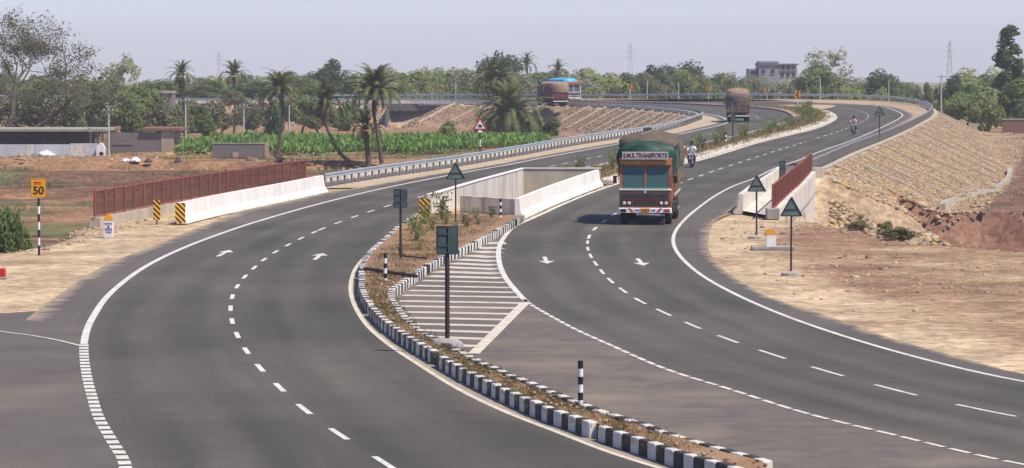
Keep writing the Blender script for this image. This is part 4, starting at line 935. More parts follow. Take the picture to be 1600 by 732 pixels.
def grass(name, pts, hgt, mat, per=14, spread=.25, label='dry grass'):
    p = np.repeat(np.asarray(pts), per, 0); m = len(p); p = p + np.stack([rng.normal(0, spread, m), rng.normal(0, spread, m), 0 * rng.random(m)], 1)
    a = rng.uniform(0, 6.28, m); L = rng.uniform(.4, 1.1, m) * hgt; w_ = np.stack([np.cos(a), np.sin(a), 0 * a], 1) * (hgt * .07)
    tip = p + np.stack([rng.normal(0, .3, m) * L, rng.normal(0, .3, m) * L, L], 1)
    v = np.stack([p - w_, p + w_, tip], 1).reshape(-1, 3); o = obj_from(rawmesh(name, v, np.arange(m * 3).reshape(-1, 3), mat), name); tag(o, label, 'grass', kind='stuff')
gp = []
for _ in range(3200):
    i = rng.integers(8, len(LK)); t = random.uniform(.15, .85); q = LK[i] * t + MR[min(int(i * len(MR) / len(LK)), len(MR) - 1)] * (1 - t); gp.append((q[0], q[1], .22))
grass('median_grass', gp, .14, lf_grass, 8, .15, 'dry straw coloured grass on the near median')
gp = []
for _ in range(1600):
    i = random.randrange(len(mA) * 3 // 5); t = random.uniform(.15, .8); q = mA[i] * t + mB[min(int(i * len(mB) / len(mA)), len(mB) - 1)] * (1 - t); gp.append((q[0], q[1], q[2] + .15))
grass('far_median_grass', gp, .35, lf_grass, 8, .3, 'dry grass on the median beyond the bridge opening')
gp = []
for _ in range(3600):
    x, y = random.uniform(-75, -6), random.uniform(200, 352)
    gp.append((x, y, 0))
gp = np.array(gp); gp = gp[(poly_sd(gp[:, 0], gp[:, 1], corr) > 3) & (fbm(gp[:, 0], gp[:, 1], 11, 11) > .50)]; gp[:, 2] = terrain(gp[:, 0], gp[:, 1])
grass('field_weeds', gp, .42, lf_weed, 12, .5, 'green weeds scattered over the brown field')
gp = []
for _ in range(700):
    q = P(random.uniform(1180, 1600), random.uniform(345, 470)); x, y = q[0], q[1]
    gp.append((x, y, 0))
gp = np.array(gp); gp = gp[(poly_sd(gp[:, 0], gp[:, 1], ASPH) > 4) & (fbm(gp[:, 0], gp[:, 1], 3.5, 41) > .52)]; gp[:, 2] = terrain(gp[:, 0], gp[:, 1])
grass('verge_weeds', gp, .08, lf_dry, 14, .35, 'withered weeds on the right hand verge')
gp = np.stack([rng.uniform(24, 56, 900), rng.uniform(160, 330, 900), np.zeros(900)], 1); gp = gp[(poly_sd(gp[:, 0], gp[:, 1], corr) > 9.5) & (fbm(gp[:, 0], gp[:, 1], 7, 52) > .5)]; gp[:, 2] = terrain(gp[:, 0], gp[:, 1])
grass('bank_weeds', gp, .35, lf_grass, 12, .5, 'dry tufts on the red ground below the toe wall')
# saplings of the median, each a plant
def sapling_mesh(seed, mat, h=1.0, n=150, wid=.26):
    r = np.random.default_rng(seed); c = np.stack([r.normal(0, wid * .5, n), r.normal(0, wid * .5, n), r.uniform(.12, 1.0, n) * h], 1)
    st = r.integers(0, 4, n); c[:, 0] += np.cos(st * 1.6 + seed) * c[:, 2] * .28; c[:, 1] += np.sin(st * 1.6 + seed) * c[:, 2] * .28
    v, f = leaf_quads(c, r.normal(size=c.shape) + [0, 0, .2], .075, 2.4); return rawmesh('leaves', v, f, mat)
def stem_mesh(seed, h=1.0):
    mb = MB()
    for k in range(4): mb.path([(0, 0, -.1), (math.cos(k * 1.6 + seed) * .1, math.sin(k * 1.6 + seed) * .1, h * .45), (math.cos(k * 1.6 + seed) * .27, math.sin(k * 1.6 + seed) * .27, h * .95)], [.02, .014, .006], 4)
    return mb.mesh('stems', bark)
SAP = [(sapling_mesh(i, [lf_mid, lf_olive, lf_mid, lf_light][i]), stem_mesh(i)) for i in range(4)]
def sapling(q, h, label, group):
    root = empty('sapling', q, random.uniform(0, 6), label, 'plant', group); a, b_ = random.choice(SAP)
    obj_from(a, 'leaves', root, (0, 0, 0), 0, (h, h, h)); obj_from(b_, 'stems', root, (0, 0, 0), 0, (h, h, h))
for u, v, hp in ((664, 352, 40), (690, 345, 55), (676, 362, 30), (652, 378, 48), (645, 362, 36), (657, 392, 22), (730, 357, 30), (724, 350, 22), (744, 345, 26), (768, 342, 26), (773, 338, 18), (697, 352, 22), (712, 360, 20), (748, 352, 16), (626, 402, 26)):
    q = P(u, v, .2); sapling(q, hp / F * q[1] * .8, 'young leafy sapling on the near median before the stained wall', 'saplings on the near median')
Lm = arclen(mA)
for i in range(64):
    s = 4 + i * 3.6 + random.uniform(-1.2, 1.2); k = min(np.searchsorted(Lm, s), len(mA) - 1); kb = min(int(k * len(mB) / len(mA)), len(mB) - 1); t = random.uniform(.4, .8)
    q = mA[k] * t + mB[kb] * (1 - t); q[2] += .14; sapling(q, random.uniform(.7, 1.35), 'green sapling in the planted strip of the median beyond the bridge', 'saplings on the far median')

# ------------------------------------------------------------------ signs, posts, stones
def band_post(root, h, r=.045, n=6, first=black):
    hs_ = h / n
    for i in range(n): MB().tube((0, 0, i * hs_ - (.25 if i == 0 else 0)), (0, 0, (i + 1) * hs_), r, r, 10).build('band', (whitep if (n - i) % 2 == 0 else black), root)
def delineator(u, v, h, r, label, z=.2, n=6, lean=0):
    q = P(u, v, z); root = thing_at('delineator_post', q, label, 'post', 'black and white delineator posts'); band_post(root, h, r, n); return root
delineator(907, 638, 1.0, .055, 'black and white post standing alone at the narrow end of the median', n=6)
delineator(602, 443, .98, .055, 'black and white post beside the dark pipe crossing the median', n=6)
delineator(782, 342, .90, .055, 'black and white post in front of the pale closing wall', n=6)
delineator(1134, 225, .95, .07, 'black and white post among saplings of the far median', .15, 5)
def tri_sign(u, v, hp, wpx, label, z=0.0, post_r=.035, mat=sign_tri, foot=True):
    q = P(u, v, z); s = F / q[1]; h = hp / s; wd = wpx / s; root = thing_at('warning_sign', q, label, 'road sign', 'triangular signs seen from behind')
    MB().tube((0, 0, -.4), (0, 0, h * .93), post_r, post_r, 8).build('post', post_dark, root)
    th = wd * .88; z0 = h - th
    MB().prism([(-wd / 2, z0), (wd / 2, z0), (0, h)], -.055, -.04, 'y').build('plate', mat, root)
    k = .05
    mb = MB()
    for a, b_ in (((-wd/2, z0), (wd/2, z0)), ((wd/2, z0), (0, h)), ((0, h), (-wd/2, z0))): mb.tube((a[0], -.058, a[1]), (b_[0], -.058, b_[1]), .028, .028, 6)
    mb.build('rim', sign_edge, root)
    MB().box((0, -.065, z0 + th * .33), (wd * .62, .02, .04)).build('stiffener', sign_edge, root)
    if foot: MB().lathe([(.38, -.12), (.34, .03), (.12, .07), (.05, .09)], 10).build('footing', conc, root)
    return root
tri_sign(712, 352, 98, 29, 'triangular sign from behind on a thin post in the near median', .2)
tri_sign(1182, 371, 97, 28, 'triangular sign from behind beside the end of the steep red railing')
tri_sign(1236, 428, 120, 33, 'tallest triangular sign from behind on the sandy verge by the stone')
tri_sign(1374, 222, 56, 17, 'small triangular sign from behind on the crest of the stone slope', 0, .05, foot=False)
def board_sign(u, v, hp, wpx, hb, label, z=0.0, post_r=.04, split=True, foot=True):
    q = P(u, v, z); s = F / q[1]; h = hp / s; wd = wpx / s; bh = hb / s; root = thing_at('board_sign', q, label, 'road sign', 'rectangular signs seen from behind')
    MB().tube((0, 0, -.4), (0, 0, h * .99), post_r, post_r, 8).build('post', post_dark, root)
    if split:
        for sg in (-1, 1): MB().box((sg * (wd / 4 + .008), -.055 - .02 * (sg > 0), h - bh / 2), (wd / 2 - .03, .018, bh), bev=0).build('plate', sign_back, root)
    else: MB().box((0, -.055, h - bh / 2), (wd, .018, bh)).build('plate', sign_back, root)
    mb = MB(); x = wd / 2; z0 = h - bh
    for a, b_ in (((-x, z0), (x, z0)), ((x, z0), (x, h)), ((x, h), (-x, h)), ((-x, h), (-x, z0))): mb.tube((a[0], -.06, a[1]), (b_[0], -.06, b_[1]), .018, .018, 6)
    mb.build('rim', sign_edge, root)
    for zz in (.3, .72): MB().box((0, -.078, z0 + bh * zz), (wd * .9, .014, .03)).build('bracket', sign_back, root)
    return root
bs = board_sign(699, 541, 188, 32, 43, 'largest dark green board from behind set in a concrete lump on the median', .2, .06)
MB().lathe([(.36, -.2), (.42, .0), (.40, .08), (.28, .17), (.10, .20)], 16).build('concrete_lump', conc_grey, bs, True)
board_sign(626, 408, 112, 20, 28, 'dark green board from behind on a thin post on the near median', .2, .045)
board_sign(1222, 307, 55, 9, 34, 'narrow dark board from behind above the walkway of the wing wall', 0, .05, False)
board_sign(1145, 222, 46, 7, 16, 'thin dark post with a narrow board among far median saplings', .15, .06, False)
board_sign(1012, 237, 37, 13, 13, 'small dark green board behind the tarpaulin of the orange truck', .15, .05, False)
board_sign(901, 276, 19, 5, 12, 'tiny dark plate behind the white barrier of the median', .15, .05, False)
def hazard_panel(loc, wd, h, zb, label, rz=0, post=True):
    root = thing_at('hazard_marker', loc, label, 'road sign', 'yellow and black hazard markers', rz)
    MB().box((0, 0, zb + h / 2), (wd, .02, h)).build('panel', hazard, root)
    if post: MB().tube((0, .04, -.3), (0, .04, zb + h * .9), .03, .03, 8).build('post', post_dark, root)
    MB().box((0, .016, zb + h / 2), (wd * .9, .012, h * .9)).build('backing', galv_dk, root); return root
q = P(245, 349); hazard_panel(q, .32, .88, .16, 'narrow yellow and black striped marker on a short post by the red railing')
q = P(279, 350); hazard_panel(q + [0.05, .3, 0], .46, .90, .03, 'wide yellow and black striped marker at the end of the white barrier', 0.12, True)
q = P(664, 343, .2); hazard_panel(q, .50, .86, .08, 'yellow and black striped marker behind saplings on the near median')
# speed limit sign
q = P(61, 396); s = F / q[1]; root = thing_at('speed_sign', q, 'yellow speed sign reading 50 on a black and white banded post', 'road sign')
band_post(root, 86 / s, .045, 7)
hh_ = 117 / s; MB().box((0, -.03, hh_ - 14.5 / s), (22 / s, .02, 28 / s), bev=0).build('plate', yellow, root)
mb = MB(); x, z0, z1 = 11 / s, hh_ - 28.5 / s, hh_ - .5 / s
for a, b_ in (((-x, z0), (x, z0)), ((x, z0), (x, z1)), ((x, z1), (-x, z1)), ((-x, z1), (-x, z0))): mb.tube((a[0], -.035, a[1]), (b_[0], -.035, b_[1]), .014, .014, 6)
mb.build('rim', M('sign_amber', (.55, .22, .02), rough=.6), root)
tm = text_mesh('50', 17.5 / s, black); o = obj_from(tm, 'numerals', root, (0, -.045, hh_ - 19 / s)); o.rotation_euler = (R(90), 0, 0)
mb = MB()
for k, (a, b_, c_, d_) in enumerate(((-5, 7, 4.2, 1), (-6.2, 5, 1, 4.5), (-4, 5, 1, 4.5), (-2.4, 5.4, .9, 4.2), (1.2, 7, 4.6, 1), (.4, 5, 1, 4.4), (2.6, 5, 1, 4.4), (4.8, 5.2, .9, 4.0))): mb.box((a / s, -.044, hh_ - 12.5 / s + b_ / s), (c_ / s, .008, d_ / s))
mb.build('script_marks', red, root)
# warning sign with red border at the inner slope
q = P(750, 238, -.3); q[2] = gz(q[0], q[1]); s = F / q[1]; root = thing_at('warning_sign', q, 'red bordered triangular warning sign on a banded post before the green bushes', 'road sign')
zt = H - (183 - 87) / s - q[2]; band_post(root, zt - 24 / s, .06, 7)
wd = 23 / s; z0 = zt - 20 / s
MB().prism([(-wd / 2, z0), (wd / 2, z0), (0, zt)], -.07, -.05, 'y').build('red_plate', red, root)
MB().prism([(-wd / 2 * .68, z0 + .1), (wd / 2 * .68, z0 + .1), (0, zt - .24)], -.085, -.072, 'y').build('white_field', whitep, root)
MB().prism([(-.17, z0 + .22), (.14, z0 + .2), (.2, z0 + .3), (.08, z0 + .42), (-.05, z0 + .46), (-.14, z0 + .36)], -.095, -.087, 'y').build('symbol', black, root)
MB().box((0, -.07, z0 - .14), (.34, .02, .22)).build('plate_below', whitep, root)
# kilometre stones
def km_stone(u, v, h, wd, label, text):
    q = P(u, v); root = thing_at('kilometre_stone', q, label, 'kilometre stone')
    MB().box((0, 0, h * .32), (wd, .22, h * .68 + .1), bev=.015).build('body', whitep, root)
    n_ = 12; arc = [(wd / 2 * math.cos(math.pi * i / n_) * 1.02, h * .68 + h * .30 * math.sin(math.pi * i / n_) ** .8) for i in range(n_ + 1)]
    MB().prism(arc, -.115, .115, 'y').build('yellow_top', yellow, root)
    if text:
        r = random.Random(3); mb = MB()
        for zz, k, hs_ in ((.52, 5, .10), (.40, 2, .12), (.27, 5, .12), (.15, 4, .05)):
            for j in range(k): mb.box(((j - (k - 1) / 2) * wd * .16, -.1135, h * zz), (wd * r.uniform(.05, .11), .006, hs_ * r.uniform(.7, 1.1)))
            if k > 2: mb.box((0, -.1135, h * zz + hs_ * .5), (wd * .16 * k, .006, .02))
        mb.build('inscription', ink, root)
    else: MB().box((.1, .1, .01), (1.7, .7, .12), bev=.02).build('plinth', conc_grey, root)
    return root
km_stone(170, 369, .95, .38, 'white kilometre stone with yellow cap and blue writing by the red railing', True)
km_stone(1204, 388, .78, .38, 'plain white kilometre stone with yellow cap beside the triangular signs', False)
q = P(1, 433); root = thing_at('marker_stone', q, 'small red painted marker stone at the sandy verge of the side road', 'marker stone')
MB().box((0, 0, .13), (.34, .25, .34), bev=.04).build('body', red, root); MB().box((0, 0, -.05), (.46, .36, .12), bev=.02).build('base', conc_grey, root)
# chevron signs on the bend
def chevron(u, v, wpx, hpx, dist, label):
    x = (u - 800) / F * dist; s = F / dist; zc = H - (v - 87) / s; k = np.argmin(np.hypot(RR[:, 0] - x, RR[:, 1] - dist)); zb = RR[k, 2] - .3
    root = thing_at('chevron_sign', (x, dist, zb), label, 'road sign', 'orange chevron signs on the bend'); z = zc - zb; wd, h = wpx / s * .88, hpx / s * .88
    MB().tube((0, .03, -.3), (0, .03, z), .05, .05, 8).build('post', whitep, root)
    MB().box((0, 0, z), (wd, .03, h)).build('plate', M('chevron_orange', (.60, .24, .03), rough=.5), root)
    MB().prism([(.30 * wd, z + .46 * h), (.02 * wd, z + .46 * h), (-.30 * wd, z), (.02 * wd, z - .46 * h), (.30 * wd, z - .46 * h), (0, z)], -.035, -.018, 'y').build('arrowhead', black, root)
chevron(984.5, 135.5, 8, 9, 507, 'orange chevron sign between the far trucks and the dome shaped tree')
chevron(1107, 138, 7, 8, 497, 'orange chevron sign above the loaded truck on the bend')
chevron(1198, 141, 8, 9, 491, 'orange chevron sign in front of the flat grey building')
chevron(1246, 148, 10, 14, 470, 'largest orange chevron sign at the start of the bend')
chevron(675, 140, 6, 9, 541, 'orange chevron sign above the far underpass')
# pale poles
def pole(u, vb, vt, dist, label, arm=True, r=.11, m=None):
    q = at(u, dist); s = F / dist; h = H - (vt - 87) / s - q[2]; root = thing_at('utility_pole', q, label, 'pole', 'thin utility poles')
    MB().tube((0, 0, -.4), (0, 0, h), r, r * .7, 8).build('shaft', m or M('pole_concrete', (.50, .49, .45), (.40, .38, .35), scale=3, rough=.9), root)
    if arm: MB().box((0, -.12, h - .35), (1.1, .09, .09)).build('crossarm', galv_dk, root); [MB().lathe([(.04, 0), (.06, .05), (.03, .14)], 8, (x, -.12, h - .31)).build('insulator', whitep, root) for x in (-.45, .45)]
    else: MB().lathe([(r * .75, 0), (r * .9, .03), (r * .2, .12)], 8, (0, 0, h)).build('cap', galv_dk, root)
    return root
for u, vt, d, lb in ((290, 153, 352, 'pale pole between the block wall and the dark low wall'), (170, 168, 330, 'thin pole in front of the open shed'), (381, 162, 400, 'thin pole in the banana field behind the low wall'), (452, 150, 425, 'thin pole behind the leaning date palm'), (712, 128, 545, 'pale pole above the far underpass'), (1011, 126, 560, 'pale pole behind the far guard rail by the chevron sign'), (1060, 130, 556, 'pale pole before the light green tree'), (1281, 122, 540, 'pale pole right of the largest chevron sign'), (1388, 126, 552, 'pale pole before the dark bushy tree at the bend'), (1470, 116, 440, 'thin dark pole at the crest of the stone slope'), (168, 135, 440, 'pale pole behind the block wall roof'), (215, 112, 440, 'bare pole among the trees behind the block wall')):
    pole(u, 0, vt, d, lb, arm=d < 500)
# wires of the fence poles by the walls
def wire(a, b_, label):
    p = np.array([np.array(a) * (1 - t) + np.array(b_) * t - [0, 0, .5 * 4 * t * (1 - t)] for t in np.linspace(0, 1, 9)]); p = p
    root = thing_at('wire', p[0], label, 'wire'); MB().path([tuple(q - p[0]) for q in p], [.02] * 9, 4).build('strand', galv_dk, root)
p1, p2, p3 = at(290, 352), at(381, 400), at(452, 425)
s1 = F / 352
wire((p1[0], p1[1], H - (160 - 87) / (F / 352)), (p2[0], p2[1], H - (168 - 87) / (F / 400)), 'slack wire between the poles of the banana field')
wire((p2[0], p2[1], H - (168 - 87) / (F / 400)), (p3[0], p3[1], H - (156 - 87) / (F / 425)), 'slack wire towards the pole behind the leaning palm')
# lattice pylons
def pylon(u, vt, dist, label, wpx):
    q = at(u, dist); s = F / dist; h = H - (vt - 87) / s - q[2]; w0 = h * .065; root = thing_at('power_pylon', q, label, 'power pylon', 'hazy power pylons')
    m = M('pylon_steel', (.50, .50, .52), (.45, .45, .47), scale=2, rough=.6); r = h * .0028 + .03
    lev = np.linspace(0, 1, 9); wv = lambda t: w0 * (1 - t) ** 1.3 + .25
    for cx, cy in ((-1, -1), (1, -1), (1, 1), (-1, 1)):
        mb = MB(); [mb.tube((cx * wv(a), cy * wv(a), a * h), (cx * wv(b_), cy * wv(b_), b_ * h), r, r, 4) for a, b_ in zip(lev[:-1], lev[1:])]; mb.build('leg', m, root)
    mb = MB()
    for a, b_ in zip(lev[:-1], lev[1:]):
        for sg in (-1, 1):
            for ax in (0, 1):
                p = lambda e, t, a_=ax: (e * wv(t), sg * wv(t), t * h) if a_ == 0 else (sg * wv(t), e * wv(t), t * h)
                mb.tube(p(-1, a), p(1, b_), r * .6, r * .6, 4); mb.tube(p(1, a), p(-1, b_), r * .6, r * .6, 4)
    mb.build('bracing', m, root)
    for t, k in ((.70, 1.0), (.80, .85), (.90, .7)):
        L = wpx / s / 2 * k; mb = MB(); mb.tube((-L, 0, t * h), (L, 0, t * h), r, r, 4)
        for sg in (-1, 1): mb.tube((sg * L, 0, t * h), (sg * wv(t), 0, t * h + h * .04), r * .7, r * .7, 4); mb.tube((sg * L, 0, t * h), (sg * L, 0, t * h - h * .035), r, r, 4)
        mb.build('crossarm', m, root)
pylon(1483, 64, 1250, 'lattice power pylon above the flat fields beyond the stone slope', 16)
pylon(985, 67, 1450, 'faint lattice power pylon beyond the chevron signs', 14)
pylon(343, 82, 1500, 'faint low lattice pylon behind the olive green tree', 12)
# irrigation pipe and drain bars across the near median
for (a, b_), lb, r in ((((570, 420), (651, 432)), 'thick dark pipe lying across the near median by the banded post', .06), (((628, 400), (668, 404)), 'thin dark pipe lying across the median behind the banded post', .03)):
    A = P(*a, .36); B = P(*b_, .36); root = thing_at('irrigation_pipe', A, lb, 'pipe'); d = B - A
    MB().tube((0, 0, 0), tuple(d), r, r, 8).build('pipe', post_dark, root); [MB().tube(tuple(d * t - d * .01), tuple(d * t + d * .01), r * 1.35, r * 1.35, 8).build('collar', black, root) for t in (.25, .75)]

# ------------------------------------------------------------------ buildings and walls of the left field
def bx3(u0, u1, v0, v1, dist, depth, s=None):
    s = F / dist; return ((u0 - 800) / s, (u1 - 800) / s, H - (v1 - 87) / s, H - (v0 - 87) / s, dist, dist + depth)
plaster_dk = M('wall_grey', (.155, .135, .130), (.195, .170, .160), scale=.6, rough=.95, bump=.2, c3=(.09, .08, .08), scale3=.4, amt3=.6)
plaster_lt = M('wall_beige', (.42, .33, .25), (.34, .27, .20), scale=.6, rough=.95, bump=.2)
slab = M('roof_slab', (.34, .32, .26), (.26, .24, .19), scale=.8, rough=.95)
def shed():
    d = 338; s = F / d; zg = gz(-50, d); f = lambda u: (u - 800) / s; Z = lambda v: H - (v - 87) / s
    root = thing_at('open_shed', (f(70), d, zg), 'low open fronted shed with flat slab roof under the thorn tree', 'building'); L = root.location
    zr = Z(206)
    MB().box(((f(-60) + f(168)) / 2, d + 2.6, zr + .2), (f(168) - f(-60), 7.0, .30), bev=.05).build('roof', slab, root, world=True)
    MB().box(((f(-60) + f(138)) / 2, d + 5.4, (zr + zg) / 2), (f(138) - f(-60), .3, zr - zg)).build('back_wall', plaster_dk, root, world=True)
    for u, wd, dd in ((5, 8, 1.4), (13, 7, 1.2), (57, 7, 1.3), (65, 6, 1.1), (141, 3.2, .3), (151, 3, .8), (158, 2.6, 1.3)):
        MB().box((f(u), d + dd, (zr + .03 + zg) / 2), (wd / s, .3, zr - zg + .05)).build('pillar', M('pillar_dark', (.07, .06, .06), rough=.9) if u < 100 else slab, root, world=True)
    MB().box((f(143), d - .85, zr + .2), (6 / s, .25, .42)).build('roof_bracket', slab, root, world=True)
    w0 = thing_at('platform_wall', (f(60), d - 4, zg), 'long low whitewashed wall in front of the open shed', 'wall'); zg2 = gz(f(60), d - 4)
    for j, (a, b_) in enumerate(((-60, 8), (8, 50), (50, 63), (63, 118), (118, 141), (141, 160))):
        MB().box(((f(a) + f(b_)) / 2, d - 4 - .02 * j, zg2 + .55 + (.1 if j > 3 else 0)), (f(b_) - f(a) - .02, .4, 1.3)).build('wall_panel', [kerb_w, M('wall_grey_pale', (.52, .53, .54), (.44, .45, .47), scale=1, rough=.9)][j % 2 if j != 4 else 0], w0, world=True)
    # white domed shrine
    q = (f(166), d - 4.4, zg2); rt = thing_at('white_shrine', q, 'small white domed shrine at the end of the low wall', 'shrine')
    MB().prism([(-.42, 0), (.42, 0), (.46, .7), (.36, 1.05), (.14, 1.32), (0, 1.4), (-.14, 1.32), (-.36, 1.05), (-.46, .7)], -.35, .35, 'y').build('body', whitep, rt)
    MB().prism([(-.12, .1), (.3, .1), (.3, .38), (.09, .48), (-.12, .38)], -.37, -.34, 'y').build('niche_shade', black, rt)  # black plate on the front paints the shade of a hollow
    # sacks and heaps
    for u, v, wd, h, m, lb, ct in ((36, 254, 22, 12, 'pale', 'pale green cloth bundle heaped on the low white wall', 'bundle'), (82, 262, 24, 11, 'white', 'white sheet heap lying before the low wall', 'sheet'), (100, 246, 26, 11, 'grey', 'grey covered heap behind the low wall by the shed', 'heap'), (80, 246, 20, 10, 'green', 'dark green leafy heap inside the open shed', 'heap'), (25, 246, 10, 9, 'green', 'small dark green bundle at the shed pillar', 'bundle'), (55, 247, 18, 8, 'grey', 'low grey heap between the shed pillars', 'heap'), (212, 258, 16, 8, 'white', 'white sack lying on orange ground right of the shrine', 'sack'), (196, 252, 14, 5, 'white', 'small white sack near the shrine', 'sack'), (232, 254, 14, 8, 'dark', 'dark rubbish heap on the orange ground', 'heap'), (278, 258, 12, 9, 'dark', 'dark stump like heap before the pale pole', 'heap'), (438, 250, 16, 10, 'dark', 'dark bushy stump beside the leaning palm', 'stump'), (318, 238, 20, 11, 'dark', 'dark covered heap at the end of the low dark wall', 'heap'), (265, 240, 16, 6, 'ochre', 'ochre stone heap at the corner of the block wall', 'heap')):
        dd = d - 4.6 if v > 258 else (d - 3.2 if u < 120 else None)
        q = np.array([f(u), dd, zg2]) if dd else G(u, v + 3); sz = F / q[1]
        if u < 120 and v < 258: q[2] = zg2 + .35
        rt = thing_at('bundle', q, lb, ct); r_ = random.Random(u); n_ = 14; mb = MB(); prof = [(1, 0), (1.0, .3), (.75, .65), (.4, .9), (.1, 1.0)]
        vs = []
        for rr, hz in prof:
            for i in range(n_): a = 6.283 * i / n_; k = rr * (1 + .22 * math.sin(3 * a + u) * (1 - hz) + r_.uniform(-.2, .2)); vs.append((k * math.cos(a) * wd / sz / 2, k * math.sin(a) * wd / sz / 2.6, hz * h / sz * (1 + r_.uniform(-.3, .25)) * .8 - .05))
        mb.add(vs, [(k * n_ + i, k * n_ + (i + 1) % n_, (k + 1) * n_ + (i + 1) % n_, (k + 1) * n_ + i) for k in range(4) for i in range(n_)] + [tuple(range(4 * n_, 5 * n_))])
        mm = {'pale': M('cloth_pale', (.50, .60, .52), (.42, .52, .45), scale=3, rough=.9), 'white': whitep, 'grey': M('cloth_grey', (.30, .33, .36), (.38, .40, .42), scale=3, rough=.9), 'green': M('cloth_green', (.02, .05, .03), (.04, .08, .04), scale=4, rough=.9), 'dark': M('rubbish_dark', (.06, .05, .05), (.10, .08, .06), scale=4, rough=.9), 'ochre': st_o}[m]
        mb.build('cover', mm, rt); MB().box((0, 0, .02), (wd / sz * .7, wd / sz * .5, .12)).build('base', mm, rt)
shed()
def block_room():
    d = 345; s = F / d; f = lambda u: (u - 800) / s; zg = gz(f(220), d); Z = lambda v: H - (v - 87) / s
    root = thing_at('block_room', (f(220), d, zg), 'grey walled roofless room with beige end wall left of the pale pole', 'building'); zt = Z(206)
    MB().box(((f(168) + f(252)) / 2, d, (zt + zg) / 2 - .1), (f(252) - f(168), .3, zt - zg)).build('front_wall', plaster_dk, root, world=True)
    MB().box(((f(252) + f(272)) / 2, d - .03, (zt + zg) / 2 - .08), (f(272) - f(252), .34, zt - zg + .1)).build('end_wall', plaster_lt, root, world=True)
    MB().box((f(271), d + 3, (zt + zg) / 2 - .1), (.3, 6, zt - zg)).build('side_wall', plaster_lt, root, world=True)
    MB().box(((f(222) + f(286)) / 2, d + 2.6, Z(202)), (f(286) - f(222), 6.2, .30), bev=.05).build('tile_roof', M('tile_red', (.24, .11, .07), (.19, .09, .06), scale=3, rough=.9), root, world=True)
    MB().box((f(192), d - .2, zg + .9), (f(150) - f(118), .06, .06)).build('rail', slab, root, world=True)
    d2 = 329; s2 = F / d2; f2 = lambda u: (u - 800) / s2; z2 = gz(f2(370), d2); t2 = H - (223 - 87) / s2
    root = thing_at('garden_wall', (f2(370), d2, z2), 'low dark grey wall with pale end in front of the banana field', 'wall')
    MB().box(((f2(332) + f2(413)) / 2, d2, (t2 + z2) / 2 - .1), (f2(413) - f2(332), .35, t2 - z2)).build('wall_body', plaster_dk, root, world=True)
    MB().box(((f2(332) + f2(413)) / 2, d2, t2 - .08), (f2(413) - f2(332) + .1, .45, .1)).build('coping', slab, root, world=True)
    MB().box((f2(416.5), d2 + .05, (t2 + z2) / 2 - .05), (6 / s2, .55, t2 - z2 + .1)).build('end_pier', plaster_lt, root, world=True)
    MB().box((f2(368), d2 - .22, z2 + .35), (9 / s2, .12, .7)).build('block', plaster_lt, root, world=True)
    # canopied house by the far road
    d3 = 495; s3 = F / d3; f3 = lambda u: (u - 800) / s3; z3 = gz(f3(250), d3); Z3 = lambda v: H - (v - 87) / s3
    root = thing_at('canopied_house', (f3(250), d3, z3), 'small flat roofed house with open veranda before the far road', 'building')
    MB().box((f3(251), d3 + 2, Z3(144.5)), (40 / s3, 5.5, .3)).build('roof', slab, root, world=True)
    MB().box((f3(264), d3 + 2, (Z3(146) + z3) / 2), (12 / s3, 4.5, Z3(146) - z3)).build('room', plaster_dk, root, world=True)
    MB().box((f3(246), d3 + 3.5, (Z3(146) + z3) / 2), (26 / s3, .3, Z3(146) - z3)).build('back_wall', plaster_dk, root, world=True)
    for u in (234, 242, 250): MB().box((f3(u), d3 - .3, (Z3(146) + z3) / 2), (.22, .22, Z3(146) - z3)).build('pillar', slab, root, world=True)
    for k in range(7): MB().box((f3(234 + k * 3), d3 - .35, Z3(168)), (.1, .1, 1.0)).build('baluster', whitep, root, world=True)
block_room()
# far underpass in the embankment
d = 507.5; s = F / d; f = lambda u: (u - 800) / s; Z = lambda v: H - (v - 87) / s
root = thing_at('underpass', (f(655), d, -4), 'dark box underpass through the far embankment left of the striped guard rail', 'underpass')
um = M('underpass_shaded_concrete', (.085, .08, .082), (.12, .11, .11), scale=.5, rough=.95, bump=.2)  # concrete colour darkened to carry the shadow under the deck
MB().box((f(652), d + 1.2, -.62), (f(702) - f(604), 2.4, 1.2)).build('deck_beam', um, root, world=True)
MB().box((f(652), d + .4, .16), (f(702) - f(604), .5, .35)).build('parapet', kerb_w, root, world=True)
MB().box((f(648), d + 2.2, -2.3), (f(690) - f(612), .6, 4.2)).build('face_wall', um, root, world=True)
MB().box((f(655), d + 1.84, -2.2), (f(667) - f(643), .2, 2.6)).build('opening', M('void_shade', (.01, .01, .011), rough=1), root, world=True)  # near-black slab stands in for the shade inside the passage
fix(MB().prism([(f(604), d - 6.5), (f(604), d + 2), (f(609), d + 2), (f(607), d - 6.5)], -4.4, -.9).build('wing_wall', um, root, world=True))
